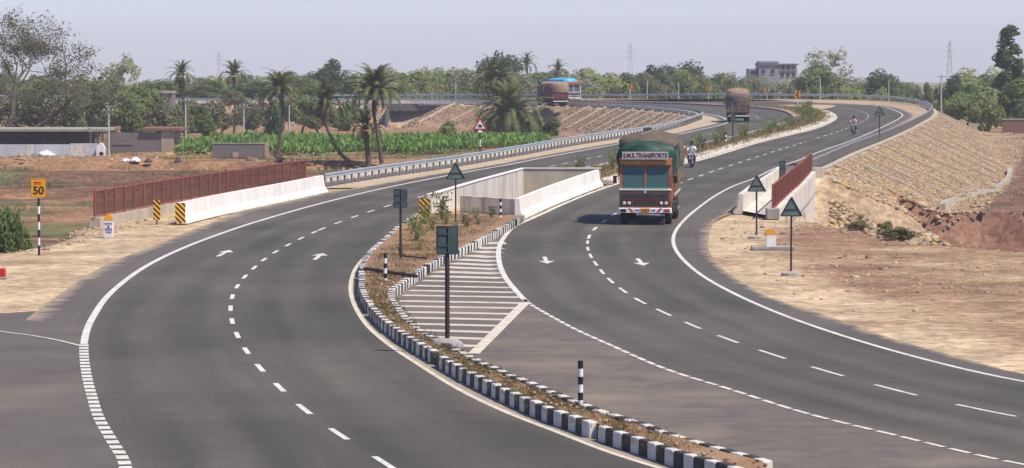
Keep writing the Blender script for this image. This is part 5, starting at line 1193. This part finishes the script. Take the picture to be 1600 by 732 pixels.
# flat grey building on the skyline
def far_building():
    d = 720; s = F / d; f = lambda u: (u - 800) / s; Z = lambda v: H - (v - 87) / s; zb = gz(f(1208), d)
    g = M('building_grey', (.22, .23, .26), (.26, .27, .30), scale=.3, rough=.9); lt = M('building_cream', (.40, .37, .33), (.34, .32, .29), scale=.3, rough=.9)
    root = thing_at('flat_building', (f(1208), d, zb), 'two storey flat grey building with cream side above the trees', 'building')
    for u0, u1, vt, dd, m, nm in ((1171, 1187, 108, 1.0, g, 'low_block'), (1185.5, 1216, 99, 0, g, 'main_block'), (1216, 1246, 109, .4, lt, 'balcony_block')):
        MB().box(((f(u0) + f(u1)) / 2, d + 5 + dd, (Z(vt) + zb) / 2), (f(u1) - f(u0), 10, Z(vt) - zb)).build(nm, m, root, world=True)
    MB().box(((f(1217) + f(1244)) / 2, d + 7, Z(104.5)), (f(1244) - f(1217), 6, 1.2)).build('upper_room', g, root, world=True)
    MB().box(((f(1184) + f(1247)) / 2, d + 5.2, Z(100.8)), (f(1247) - f(1184), 11, .3)).build('roof_slab', plaster_dk, root, world=True)
    MB().box((f(1201), d + 4, Z(97.8)), (f(1216) - f(1186), 8, .5)).build('parapet', g, root, world=True)
    for u in (1219, 1227, 1235, 1243): MB().box((f(u), d + .2, Z(105.2)), (.35, .35, 1.5)).build('column', lt, root, world=True)
    for u, v in ((1176, 114), (1182, 114), (1222, 117), (1231, 117), (1240, 117), (1192, 112), (1207, 112)):
        w_ = MB().box((f(u), d + (.95 if u < 1185 else (.36 if u > 1216 else -.04)), Z(v)), (.75, .12, .9)).build('window', M('window_dark', (.03, .035, .04), rough=.2), root, world=True)
        MB().box((f(u) , d + (.92 if u < 1185 else (.33 if u > 1216 else -.07)), Z(v) - .5), (.95, .2, .08)).build('sill', lt, w_).location = (0, 0, 0)
    return root
def far_building_fix(root):
    for c in root.children:
        for g_ in c.children:
            g_.location = (-root.location[0], -root.location[1], -root.location[2])
far_building_fix(far_building())
# brick wall beyond the slope
d = 430; s = F / d; f = lambda u: (u - 800) / s; zg = gz(f(1590), d); Z = lambda v: H - (v - 87) / s
root = thing_at('brick_wall', (f(1565), d, zg), 'dull red brick wall beyond the foot of the stone slope', 'wall')
MB().box(((f(1566) + f(1660)) / 2, d, (Z(187) + zg) / 2), (f(1660) - f(1566), .35, Z(187) - zg)).build('wall_body', M('brick_dull', (.22, .11, .085), (.16, .085, .07), scale=2, rough=1, bump=.5), root, world=True)
MB().box(((f(1565) + f(1661)) / 2, d, Z(186.5)), (f(1661) - f(1565), .5, .16)).build('coping', slab, root, world=True)
q = at(1456, 700); root = thing_at('field_hut', q, 'small dark hut in the red field beyond the bend', 'building')
MB().box((0, 0, 1.3), (2.6, 2.4, 2.8)).build('walls', plaster_dk, root); MB().prism([(-1.6, 2.6), (1.6, 2.6), (0, 3.5)], -1.5, 1.5, 'y').build('roof', M('tile_red', (.3, .1, .06)), root); MB().box((.2, -1.22, .9), (.8, .06, 1.8)).build('door', black, root)
tree('mid2', at(1447, 560), 6.2, 2.4, 'small lollipop shaped tree on a thin trunk at the bend')

# ------------------------------------------------------------------ trucks (local: front at y = 0 facing -y, rear at +y)
def wheel(root, x, y, r=.50, wd=.28, dual=False):
    w_ = empty('wheel', (x, y, r)); w_.parent = root; w_.rotation_euler = (0, 0, 0)
    wd = wd * (2 if dual else 1)
    MB().lathe([(r * .62, -wd / 2), (r * .93, -wd / 2), (r, -wd * .32), (r, wd * .32), (r * .93, wd / 2), (r * .62, wd / 2)], 22, axis='x').build('tyre', tyre_m, w_, True)
    sg = 1 if x > 0 else -1
    MB().lathe([(r * .62, -wd * .47), (r * .60, wd * .47)], 18, axis='x').build('rim', rim_m, w_)
    MB().lathe([(r * .2, 0), (r * .2, wd * .56), (r * .1, wd * .6)] if sg > 0 else [(r * .1, -wd * .6), (r * .2, -wd * .56), (r * .2, 0)], 10, axis='x').build('hub', chrome, w_)
    return w_
def tarp(y0, y1, wd, zs, ztop, mat, name, root, seed=0, wob=.05, ny=34, bulge=.10, hem=.12):
    """cloth over a load: sides from zs up, rounded crown at ztop"""
    r = random.Random(seed); sec = []; hw = wd / 2
    for t in np.linspace(0, 1, 9): sec.append((-hw - bulge * math.sin(math.pi * t) * .5, zs + (ztop - .38 - zs) * t))
    for a in np.linspace(170, 10, 14): sec.append((hw * math.cos(R(a)) * (1 - .0), ztop - .38 + .38 * math.sin(R(a)) ** .8))
    for t in np.linspace(1, 0, 9): sec.append((hw + bulge * math.sin(math.pi * t) * .5, zs + (ztop - .38 - zs) * t))
    k = len(sec); vs = []; fs = []
    for j, y in enumerate(np.linspace(y0, y1, ny)):
        e = min(1, (y - y0) / .25 + .55, (y1 - y) / .25 + .55); drop = 1 - .10 * (1 - e)
        for i, (a, z) in enumerate(sec):
            nz = mnoise.noise(Vector((a * 1.1 + seed, y * 1.3, z * .8))) * wob * 1.6 + wob * .6 * math.sin(y * 5.2 + a * 1.4) * (1 if z > zs + .2 else .4) + wob * .5 * math.sin(z * 6 + y * 2)
            hem_ = (hem * math.sin(y * 3.1 + seed) if i in (0, k - 1) else 0)
            zz = zs + (z - zs) * drop; ln = math.hypot(a, (z - zs) * .4) + .01
            vs.append((a * (.965 + .035 * e) + a / ln * nz, y, zz + hem_ + nz * .6))
    for j in range(ny - 1):
        for i in range(k - 1): fs.append((j * k + i, j * k + i + 1, (j + 1) * k + i + 1, (j + 1) * k + i))
    fs += [tuple(range(k - 1, -1, -1)), tuple(range((ny - 1) * k, ny * k))]
    return fix(MB().add(vs, fs).build(name, mat, root, True))
tarp_green = M('tarpaulin_green', (.006, .036, .027), (.014, .070, .052), scale=2.2, rough=.55, bump=.4, bscale=4)
tarp_brown = M('tarpaulin_brown', (.085, .065, .052), (.135, .105, .082), scale=2.5, rough=.85, bump=.5, bscale=5)
tarp_tan = M('tarpaulin_tan', (.33, .23, .15), (.24, .16, .10), scale=1.2, rough=.9, bump=.5, bscale=4)
maroon = M('truck_maroon', (.13, .025, .030), (.18, .040, .040), scale=2, rough=.6)
board_m = M('board_white', (.55, .50, .47), (.44, .40, .37), scale=4, rough=.7)
letter_m = M('letter_maroon', (.10, .012, .035), rough=.6)
cabwood = M('cab_visor', (.42, .24, .07), (.30, .16, .05), scale=3, rough=.7)
lampglass = M('lamp_glass', (.55, .55, .52), rough=.15, spec=.8)
shirt_w = M('shirt_white', (.72, .72, .74), (.62, .62, .66), scale=6, rough=.9)
def truck(loc, rz, label, cabm=orange, bodym=orange, trim=green_trim, length=8.3, detail=True, header=None, bumper=whitep, rear_load=None):
    root = empty('truck', loc, rz, label, 'truck', 'trucks on the road'); B = lambda *a, **k: MB().box(*a, **k)
    # chassis, wheels
    for x in (-.45, .45): B((x, length / 2 + .2, .78), (.12, length - .4, .26)).build('chassis_rail', chassis_m, root)
    for x in (-1.0, 1.0): wheel(root, x, 1.15); 
    for y in (length - 2.6, length - 1.35):
        for x in (-.93, .93): wheel(root, x, y, dual=True)
    B((0, 1.15, .5), (1.9, .14, .14)).build('front_axle', chassis_m, root); B((0, length - 2.6, .5), (1.8, .18, .18)).build('rear_axle', chassis_m, root); B((0, length - 1.35, .5), (1.8, .18, .18)).build('rear_axle', chassis_m, root)
    B((.98, 3.2, .72), (.45, 1.3, .5), bev=.06).build('fuel_tank', chassis_m, root); B((-.98, 3.0, .74), (.4, .9, .45), bev=.03).build('battery_box', chassis_m, root)
    # cab: side profile with a slightly raked windscreen, opened for the glass
    hw = 1.16; yf0, yf1 = .02, .20; zt = 2.92
    prof = [(.06, .62), (.02, 1.0), (.03, 1.56), (.20, 2.68), (.10, 2.74), (.12, zt), (1.86, zt + .04), (1.92, .70), (1.72, .70), (1.62, 1.02), (1.15, 1.16), (.68, 1.02), (.58, .62)]
    for x0, x1 in ((-hw, -hw + .05), (hw - .05, hw)): fix(MB().prism(prof, x0, x1, 'x').build('cab_side', cabm, root))
    fix(MB().add([(-hw, .06, .62), (hw, .06, .62), (hw, .02, 1.0), (-hw, .02, 1.0), (hw, .03, 1.58), (-hw, .03, 1.58), (-hw, .5, .62), (hw, .5, .62), (-hw, .5, 1.58), (hw, .5, 1.58)], [(0, 1, 2, 3), (3, 2, 4, 5), (0, 6, 7, 1), (5, 4, 9, 8)]).build('front_panel', cabm, root))
    B((0, 1.0, zt + .01), (2 * hw + .04, 1.82, .10), bev=.04).build('cab_roof', cabm, root)
    B((0, 1.90, 1.8), (2 * hw - .08, .06, 2.2)).build('cab_back', cabm, root)
    B((0, .95, 1.08), (2 * hw - .12, 1.7, .08)).build('cab_floor', chassis_m, root)
    B((0, .10, 2.80), (2 * hw - .06, .12, .20), bev=.02).build('visor', cabwood, root)
    # windscreen: frame, centre pillar and two panes
    rake = math.atan2(.15, 1.1)
    def inclined(name, x0, x1, z0, z1, th, m, off=0.0):
        y = lambda z: .035 + (z - 1.58) * .1545 + off
        return fix(MB().add([(x0, y(z0), z0), (x1, y(z0), z0), (x1, y(z1), z1), (x0, y(z1), z1), (x0, y(z0) + th, z0), (x1, y(z0) + th, z0), (x1, y(z1) + th, z1), (x0, y(z1) + th, z1)], [(0, 1, 2, 3), (7, 6, 5, 4), (0, 4, 5, 1), (1, 5, 6, 2), (2, 6, 7, 3), (3, 7, 4, 0)]).build(name, m, root))
    inclined('corner_pillar', -hw, -hw + .12, 1.58, 2.70, .07, cabm); inclined('corner_pillar', hw - .12, hw, 1.58, 2.70, .07, cabm)
    inclined('centre_pillar', -.045, .045, 1.58, 2.70, .06, cabm, -.004); inclined('header_rail', -hw + .12, hw - .12, 2.62, 2.70, .06, cabm); 
    for x0, x1 in ((-hw + .12, -.045), (.045, hw - .12)):
        g_ = inclined('windscreen', x0, x1, 1.64, 2.62, .012, glass_t, .03)
        wp = inclined('wiper', (x0 + x1) / 2 - .3, (x0 + x1) / 2 + .3, 1.66, 1.69, .02, black, -.03)
    B((0, .015, 1.60), (2 * hw + .02, .10, .07), bev=.015).build('trim_strip', whitep, root); B((0, .0, 1.665), (2 * hw - .2, .07, .05)).build('green_trim', trim, root)
    # side windows and doors
    for sg in (-1, 1):
        dr_ = B((sg * (hw + .012), 1.0, 1.75), (.02, 1.0, 1.5)).build('door', cabm, root)
        B((sg * (hw + .026), 1.0, 2.15), (.012, .82, .60)).build('window', glass, dr_); B((sg * (hw + .04), 1.4, 1.55), (.03, .14, .03)).build('handle', chrome, dr_)
        mr_ = B((sg * (hw + .20), -.02, 2.05), (.17, .05, .34), bev=.02).build('mirror', black, root); MB().tube((sg * hw, .08, 2.2), (sg * (hw + .2), 0, 2.15), .014, .014, 6).build('mirror_arm', chassis_m, mr_)
    # nose
    B((0, .004, 1.33), (2 * hw - .12, .05, .22)).build('grille', M('grille_grey', (.14, .12, .11), (.19, .17, .15), scale=5, rough=.7), root)
    for k in range(4): B((0, -.025, 1.26 + k * .05), (2 * hw - .2, .02, .014)).build('grille_bar', chassis_m, root)
    B((0, -.005, .98), (1.02, .05, .20)).build('lower_grille', black, root)
    for k in range(3): B((0, -.035, .92 + k * .06), (.9, .02, .012)).build('grille_bar', rim_m, root)
    MB().lathe([(.07, -.01), (.07, .01)], 14, (0, 0, 0)).build('badge', chrome, root).matrix_local = Matrix.Translation((0, -.03, 1.49)) @ Matrix.Rotation(R(90), 4, 'X')
    for sg in (-1, 1):
        hl = B((sg * .83, -.005, .98), (.48, .05, .22)).build('headlight', black, root)
        for dx in (-.11, .11):
            MB().lathe([(.085, 0), (.075, .03), (.03, .045)], 14).build('lens', lampglass, hl).matrix_local = Matrix.Translation((sg * .83 + dx, -.03, .98)) @ Matrix.Rotation(R(90), 4, 'X')
        B((sg * .98, -.115, .66), (.26, .03, .12)).build('fog_lamp', red if sg > 0 else black, root)
        fix(MB().prism([(sg * .50, .57), (sg * .62, .57), (sg * .78, .76), (sg * .66, .76)], -.112, -.104, 'y').build('bumper_stripe', red, root))
    B((0, -.01, .665), (2 * hw + .06, .20, .22), bev=.03).build('bumper', bumper, root)
    pl_ = B((0, -.122, .65), (.44, .02, .22)).build('number_plate', yellow, root)
    mb = MB()
    for j in range(6): mb.box((-.15 + j * .06, -.136, .68), (.026 + .012 * (j % 2), .004, .06)); mb.box((-.13 + j * .052, -.136, .60), (.022 + .01 * (j % 3 == 0), .004, .06))
    mb.build('characters', black, pl_)
    for x0, x1 in ((-.46, -.27), (.27, .46)):
        mb = MB()
        for j in range(4): mb.box((x0 + (x1 - x0) * (j + .5) / 4, -.114, .66), (.03, .004, .07))
        mb.build('bumper_lettering', ink, root)
    mb = MB()
    for j in range(9): mb.box((-.36 + j * .09, -.08, .49), (.06, .02, .07))
    mb.build('hanging_fringe', whitep, root)
    B((.55, -.06, .47), (.22, .02, .10)).build('tag_plate', whitep, root)
    # cargo body: panel walls with ribs
    y0 = 2.0; by = (y0 + length) / 2; bl = length - y0
    B((0, by, 1.12), (2.40, bl, .14)).build('cargo_floor', chassis_m, root)
    for sg in (-1, 1):
        sd_ = B((sg * 1.2, by, 1.75), (.06, bl, 1.2)).build('side_board', bodym, root)
        for j in range(7): B((sg * 1.245, y0 + .3 + j * (bl - .6) / 6, 1.75), (.05, .10, 1.22)).build('rib', trim if j % 2 else bodym, sd_)
        B((sg * 1.24, by, 1.30), (.04, bl, .10)).build('stripe', whitep, sd_)
    B((0, y0 + .03, 2.2), (2.36, .06, 2.1)).build('head_board', bodym, root)
    tb = B((0, length - .03, 1.7), (2.40, .07, 1.1)).build('tail_board', bodym, root)
    for j in (-1, 0, 1): B((j * .75, length + .02, 1.7), (.09, .05, 1.1)).build('tail_rib', trim, tb)
    for sg in (-1, 1):
        B((sg * .95, length + .01, .95), (.26, .05, .14)).build('tail_lamp', red, root); B((sg * .93, length - .45, .62), (.5, .03, .5)).build('mud_flap', black, root)
    B((0, length - .02, .74), (2.3, .12, .12)).build('rear_bumper', whitep, root)
    if header:
        hb = B((0, -.02, 3.12), (2.06, .05, .34)).build('name_board', board_m, root); hb.rotation_euler = (0, 0, 0)
        tm_ = text_mesh(header, .275, letter_m, .006); o = obj_from(tm_, 'lettering', hb, (0, -.05, 3.115)); o.rotation_euler = (R(90), 0, 0)
        xs_ = [v.co.x for v in tm_.vertices]; wd_ = max(xs_) - min(xs_); o.scale = (1.96 / wd_, 1.05, 1)
        for x in (-.8, .8): B((x, .08, 3.05), (.05, .14, .14)).build('board_bracket', cabm, root)
    return root
glass_t = bpy.data.materials.new('windscreen_glass'); glass_t.use_nodes = True
_n = glass_t.node_tree.nodes; _l = glass_t.node_tree.links; _p = _n['Principled BSDF']; _p.inputs['Base Color'].default_value = (.09, .17, .165, 1); _p.inputs['Roughness'].default_value = .05; _p.inputs['Specular IOR Level'].default_value = .6  # teal base colour stands in for the reflection on the panes
_t = _n.new('ShaderNodeBsdfTransparent'); _t.inputs[0].default_value = (.55, .72, .70, 1); _m = _n.new('ShaderNodeMixShader'); _m.inputs[0].default_value = .55; _l.new(_t.outputs[0], _m.inputs[1]); _l.new(_p.outputs[0], _m.inputs[2]); _l.new(_m.outputs[0], _n['Material Output'].inputs[0])
q = P(1008, 352); T1 = truck(q, R(-5.3), 'orange truck with green tarpaulin and transport name board driving towards the camera', header='S.M.R.TRANSPORTS')
tarp(.9, 8.2, 2.50, 2.25, 3.74, tarp_green, 'green_tarpaulin', T1, 3, .085)
tarp(1.35, 8.35, 2.46, 3.42, 3.98, tarp_brown, 'brown_load_cover', T1, 8, .10, hem=.2)
tarp(3.4, 8.4, 2.66, 2.2, 3.7, tarp_brown, 'brown_side_cover', T1, 12, .07)
for j in range(5):
    y = 2.6 + j * 1.25; mb = MB(); pts = [(-1.36, y, 1.9), (-1.34, y, 3.0), (-1.22, y, 3.72), (0, y + .2, 4.1), (1.22, y, 3.72), (1.34, y, 3.0), (1.36, y, 1.9)]; mb.path(pts, [.02] * 7, 5); mb.build('rope', M('rope', (.30, .24, .15), rough=1), T1)
# interior seats and dashboard
MB().box((0, .42, 1.50), (2.1, .35, .22), bev=.04).build('dashboard', M('dash', (.05, .14, .09), (.08, .19, .13), scale=5, rough=.8), T1)
for x in (-.55, .55): MB().box((x, 1.45, 1.62), (.6, .14, .95), bev=.05).build('seat_back', M('seat_cloth', (.03, .06, .08), rough=.9), T1); MB().box((x, 1.2, 1.24), (.6, .6, .2), bev=.05).build('seat', M('seat_cloth', (.03, .06, .08), rough=.9), T1)
ring = [(-.55 + .22 * math.cos(a), .62 + .06 * math.sin(a), 1.62 + .2 * math.sin(a)) for a in np.linspace(0, 2 * math.pi, 15)]
MB().path(ring, [.02] * 15, 5).build('steering_wheel', black, T1)
# loaded truck seen from behind on the bend
q = P(1152, 191.5); dv = dir_at(LE, q); ang = math.atan2(dv[1], dv[0])
kq = np.argmin(np.hypot(LD[:, 0] - q[0], LD[:, 1] - q[1])); 
T2 = truck((q[0] + .45, q[1] + 8.0, 0), R(178), 'loaded brown truck seen from behind on the left carriageway bend', tarp_brown, M('truck_brown', (.10, .06, .05), (.15, .09, .07), scale=2, rough=.8), rim_m)
tarp(1.6, 8.34, 2.5, 2.0, 3.35, tarp_brown, 'tan_load_cover', T2, 15, .09)
tarp(2.4, 8.2, 2.1, 3.0, 3.78, tarp_tan, 'upper_load', T2, 4, .10)
# two trucks on the far leg
q = P(858, 166.5); T3 = truck((q[0] - .7, q[1] + 9, 0), R(180 + 17), 'covered maroon truck driving away on the far road', maroon, maroon, black)
tarp(1.7, 8.42, 2.56, 2.1, 3.65, tarp_tan, 'tan_cover', T3, 21, .06)
tarp(1.9, 8.0, 2.68, 1.6, 3.3, M('tarp_shaded', (.05, .035, .04), (.09, .05, .05), scale=2, rough=.9), 'shaded_side_cover', T3, 22, .04)  # dark maroon sides, with the shade away from the sun in the colour
q = P(897, 160.5, .3); T4 = truck((q[0], q[1], .3), R(20), 'white fronted truck with bright blue tarpaulin behind the maroon truck', M('truck_white', (.62, .58, .55), (.52, .46, .44), scale=2, rough=.6), maroon, red)
tarp(1.5, 8.3, 2.5, 2.2, 3.75, M('tarpaulin_blue', (.03, .33, .60), (.05, .42, .68), scale=2, rough=.5), 'blue_tarpaulin', T4, 31, .06)
MB().box((0, .0, 3.05), (2.2, .12, .42), bev=.03).build('visor_board', M('visor_red', (.40, .10, .07), rough=.6), T4)

# ------------------------------------------------------------------ people and motorcycles
def body(name, chain, loc, rz, label, mats, region, parent=None):
    """chain: list of (joint, parent index, radius)"""
    me_ = bpy.data.meshes.new(name); me_.from_pydata([c[0] for c in chain], [(i, c[1]) for i, c in enumerate(chain) if c[1] is not None], [])
    o = bpy.data.objects.new(name, me_); COL.objects.link(o); md_ = o.modifiers.new('Skin', 'SKIN'); md_.use_smooth_shade = True
    sv = me_.skin_vertices[0].data
    for i, c in enumerate(chain): rr = c[2]; sv[i].radius = rr if hasattr(rr, '__len__') else (rr, rr); sv[i].use_root = (i == 0)
    s_ = o.modifiers.new('Sub', 'SUBSURF'); s_.levels = 2; s_.render_levels = 2
    dg = bpy.context.evaluated_depsgraph_get(); m2 = bpy.data.meshes.new_from_object(o.evaluated_get(dg)); bpy.data.objects.remove(o); m2.name = name
    m2.materials.clear(); [m2.materials.append(m) for m in mats]
    for p in m2.polygons: p.material_index = region(p.center); p.use_smooth = True
    r_ = obj_from(m2, name, parent, loc, rz); tag(r_, label, 'person', 'people'); return r_
def rider_chain(lean=.0):
    c = [((0, .12, .92), None, (.17, .14)), ((0, .08, 1.08), 0, (.17, .13)), ((0, .03, 1.28), 1, (.19, .13)), ((0, .0, 1.42), 2, (.14, .10)), ((0, -.02, 1.50), 3, .058), ((0, -.04, 1.58), 4, .078), ((0, -.05, 1.68), 5, (.092, .105)), ((0, -.04, 1.76), 6, .06)]
    for sg in (-1, 1):
        k = len(c); c += [((sg * .19, .0, 1.40), 2, .075), ((sg * .30, -.14, 1.20), k, .055), ((sg * .34, -.38, 1.06), k + 1, .043), ((sg * .33, -.46, 1.04), k + 2, (.05, .03)), ((sg * .31, -.52, 1.02), k + 3, .018), ((sg * .345, -.525, 1.03), k + 3, .018), ((sg * .28, -.475, 1.045), k + 3, .018)]
        k = len(c); c += [((sg * .12, .06, .86), 0, .115), ((sg * .24, -.30, .76), k, .085), ((sg * .20, -.10, .42), k + 1, .058), ((sg * .20, -.06, .34), k + 2, .05), ((sg * .20, -.22, .31), k + 3, (.045, .035))]
    return c
def rider(loc, rz, label, shirt, pants, helmet=None):
    def reg(c):
        if c[2] > 1.47: return 0
        if c[2] > .90 and not (abs(c[0]) > .22 and c[1] < -.2) : return 1
        if c[2] > .98: return 0
        return 2 if c[2] > .37 else 3
    o = body('person', rider_chain(), loc, rz, label, [skin, shirt, pants, black], reg)
    mb = MB(); n_ = 14; vs = []; prof = [(.098, 1.64), (.115, 1.70), (.105, 1.77), (.07, 1.82), (.02, 1.84)]
    for r_, z in prof:
        for i in range(n_): a = 6.283 * i / n_; vs.append((r_ * math.cos(a), -.035 + r_ * 1.12 * math.sin(a) + (.03 if z < 1.7 else 0), z + (.05 if (math.sin(a) < -.5 and z < 1.68) else 0)))
    mb.add(vs, [(k * n_ + i, k * n_ + (i + 1) % n_, (k + 1) * n_ + (i + 1) % n_, (k + 1) * n_ + i) for k in range(4) for i in range(n_)] + [tuple(range(4 * n_, 5 * n_))])
    mb.build('hair', helmet or hair_m, o, True)
    mb = MB(); [mb.box((sg * .036, -.148, 1.70), (.026, .012, .012)) for sg in (-1, 1)]; mb.box((0, -.15, 1.625), (.05, .012, .012)); mb.build('face_features', hair_m, o)
    MB().prism([(-.017, 1.655), (.017, 1.655), (.006, 1.70), (-.006, 1.70)], -.172, -.14, 'y').build('nose', skin, o)
    return o
def motorcycle(loc, rz, label, paintm):
    root = empty('motorcycle', loc, rz, label, 'motorcycle', 'motorcycles on the right carriageway')
    for y in (-.66, .62):
        w_ = empty('wheel', (0, y, .31)); w_.parent = root; r = .31; wd = .10
        MB().lathe([(.235, -.04), (.29, -.05), (.31, -.025), (.31, .025), (.29, .05), (.235, .04)], 22, axis='x').build('tyre', tyre_m, w_, True)
        mb = MB(); mb.lathe([(.035, -.07), (.035, .07)], 10, axis='x'); [mb.tube((0, .03 * math.cos(a), .03 * math.sin(a)), (0, .24 * math.cos(a), .24 * math.sin(a)), .006, .006, 4) for a in np.arange(0, 6.28, .7)]; mb.lathe([(.24, -.03), (.24, .03)], 18, axis='x'); mb.build('rim', rim_m, w_)
        arc = [(y + .36 * math.cos(a), .31 + .36 * math.sin(a)) for a in np.linspace(R(20), R(160), 9)] + [(y + .34 * math.cos(a), .31 + .34 * math.sin(a)) for a in np.linspace(R(160), R(20), 9)]
        MB().prism(arc, -.065, .065, 'x').build('mudguard', paintm if y < 0 else black, root)
    mb = MB(); mb.path([(0, -.48, .86), (0, -.1, .55), (0, .15, .42), (0, .62, .31)], [.03] * 4, 6); mb.path([(0, -.46, .8), (0, -.35, .4), (0, .12, .3)], [.025] * 3, 6); mb.path([(0, -.42, .78), (0, .5, .74)], [.03, .03], 6); mb.build('frame', chassis_m, root)
    mb = MB(); [mb.tube((sg * .09, -.44, .92), (sg * .07, -.66, .31), .028, .022, 8) for sg in (-1, 1)]; mb.build('fork', chrome, root)
    mb = MB(); mb.path([(-.36, -.36, 1.02), (-.2, -.42, 1.03), (0, -.44, .97), (.2, -.42, 1.03), (.36, -.36, 1.02)], [.016] * 5, 6); mb.build('handlebar', black, root)
    vs = []; n_ = 12
    for y, a, h, z in ((-.42, .05, .05, .86), (-.32, .13, .10, .86), (-.12, .14, .11, .84), (.05, .10, .06, .80)):
        for i in range(n_): t = 6.283 * i / n_; vs.append((a * math.cos(t), y, z + h * math.sin(t)))
    MB().add(vs, [(k * n_ + i, k * n_ + (i + 1) % n_, (k + 1) * n_ + (i + 1) % n_, (k + 1) * n_ + i) for k in range(3) for i in range(n_)] + [tuple(range(n_)), tuple(range(3 * n_, 4 * n_))]).build('fuel_tank', paintm, root, True)
    MB().box((0, .32, .80), (.24, .66, .10), bev=.04).build('seat', black, root)
    MB().box((0, -.1, .42), (.24, .34, .30), bev=.04).build('engine', rim_m, root)
    for sg in (-1, 1):
        MB().box((sg * .13, .3, .62), (.03, .34, .2), bev=.01).build('side_panel', paintm, root)
        MB().tube((sg * .3, -.36, 1.04), (sg * .4, -.4, 1.18), .008, .008, 5).build('mirror_stalk', black, root); MB().box((sg * .41, -.4, 1.2), (.12, .02, .08), bev=.01).build('mirror', black, root)
        MB().lathe([(.03, -.02), (.03, .02)], 8, (sg * .17, -.5, .88)).build('indicator', yellow, root)
    MB().tube((.16, -.05, .3), (.18, .7, .36), .035, .045, 8).build('exhaust', chrome, root)
    hd = MB().lathe([(.10, 0), (.10, .06), (.05, .12)], 14).build('headlight', black, root); hd.matrix_local = Matrix.Translation((0, -.5, .92)) @ Matrix.Rotation(R(-90), 4, 'X')
    MB().lathe([(.09, -.012), (.085, .004)], 14).build('lens', lampglass, hd)
    MB().box((0, -.76, .62), (.22, .012, .08)).build('number_plate', whitep, root); MB().box((0, .78, .72), (.12, .05, .08)).build('tail_lamp', red, root)
    return root
q = P(1081, 262); rz = R(-9)
motorcycle(q, rz, 'dark motorcycle ridden along the median behind the orange truck', M('bike_black', (.02, .02, .03), rough=.4)); rider((q[0], q[1], -.02), rz, 'rider in white shirt and dark trousers on the motorcycle behind the truck', shirt_w, M('trousers_grey', (.08, .08, .10), rough=.9))
q = P(1334, 210.5, .1); rz = R(-14)
motorcycle(q, rz, 'red motorcycle ridden round the far bend beside the guard rail', M('bike_red', (.16, .015, .03), rough=.4)); rider((q[0], q[1], .08), rz, 'rider in pinkish shirt on the red motorcycle at the bend', M('shirt_pink', (.58, .42, .46), rough=.9), M('trousers_dark', (.05, .03, .05), rough=.9))
# truck driver
def driver(loc, rz, label):
    c = [((0, .0, .0), None, (.17, .13)), ((0, -.02, .2), 0, (.18, .12)), ((0, -.03, .40), 1, (.19, .12)), ((0, -.03, .52), 2, (.12, .09)), ((0, -.04, .60), 3, .058), ((0, -.06, .68), 4, .078), ((0, -.07, .78), 5, (.09, .10)), ((0, -.06, .86), 6, .06)]
    for sg in (-1, 1):
        k = len(c); c += [((sg * .19, -.03, .48), 2, .075), ((sg * .27, -.2, .28), k, .055), ((sg * .20, -.44, .32), k + 1, .043), ((sg * .19, -.50, .36), k + 2, (.045, .03)), ((sg * .17, -.54, .38), k + 3, .018), ((sg * .21, -.54, .37), k + 3, .018)]
        k = len(c); c += [((sg * .11, -.05, -.05), 0, .11), ((sg * .15, -.42, -.02), k, .085), ((sg * .15, -.5, -.30), k + 1, .06)]
    o = body('person', c, loc, rz, label, [skin, shirt_w, M('trousers_grey', (.08, .08, .10), rough=.9)], lambda p: 0 if p[2] > .57 or p[1] < -.46 and p[2] > .2 else (1 if p[2] > .04 else 2))
    MB().lathe([(.10, .76), (.112, .82), (.10, .89), (.05, .93), (.01, .94)], 12, (0, -.045, 0)).build('hair', hair_m, o, True)
    return o
m4 = Matrix.Translation(T1.location) @ Matrix.Rotation(R(-5.3), 4, 'Z'); dq = m4 @ Vector((-.55, 1.22, 1.40))
driver(tuple(dq), R(-5.3), 'driver in a white shirt behind the windscreen of the orange truck')

# ------------------------------------------------------------------ haze
hz = MB().box((0, 1990, 4), (5200, 4260, 74)).build('haze', []); hz.data.materials.clear(); tag(hz, kind='stuff')
hm = bpy.data.materials.new('haze_air'); hm.use_nodes = True; n = hm.node_tree.nodes; n.remove(n['Principled BSDF'])
pv = n.new('ShaderNodeVolumePrincipled'); pv.inputs['Color'].default_value = (.92, .92, .95, 1); pv.inputs['Density'].default_value = .00021; pv.inputs['Anisotropy'].default_value = .0
hm.node_tree.links.new(pv.outputs[0], n['Material Output'].inputs['Volume']); hz.data.materials.append(hm)
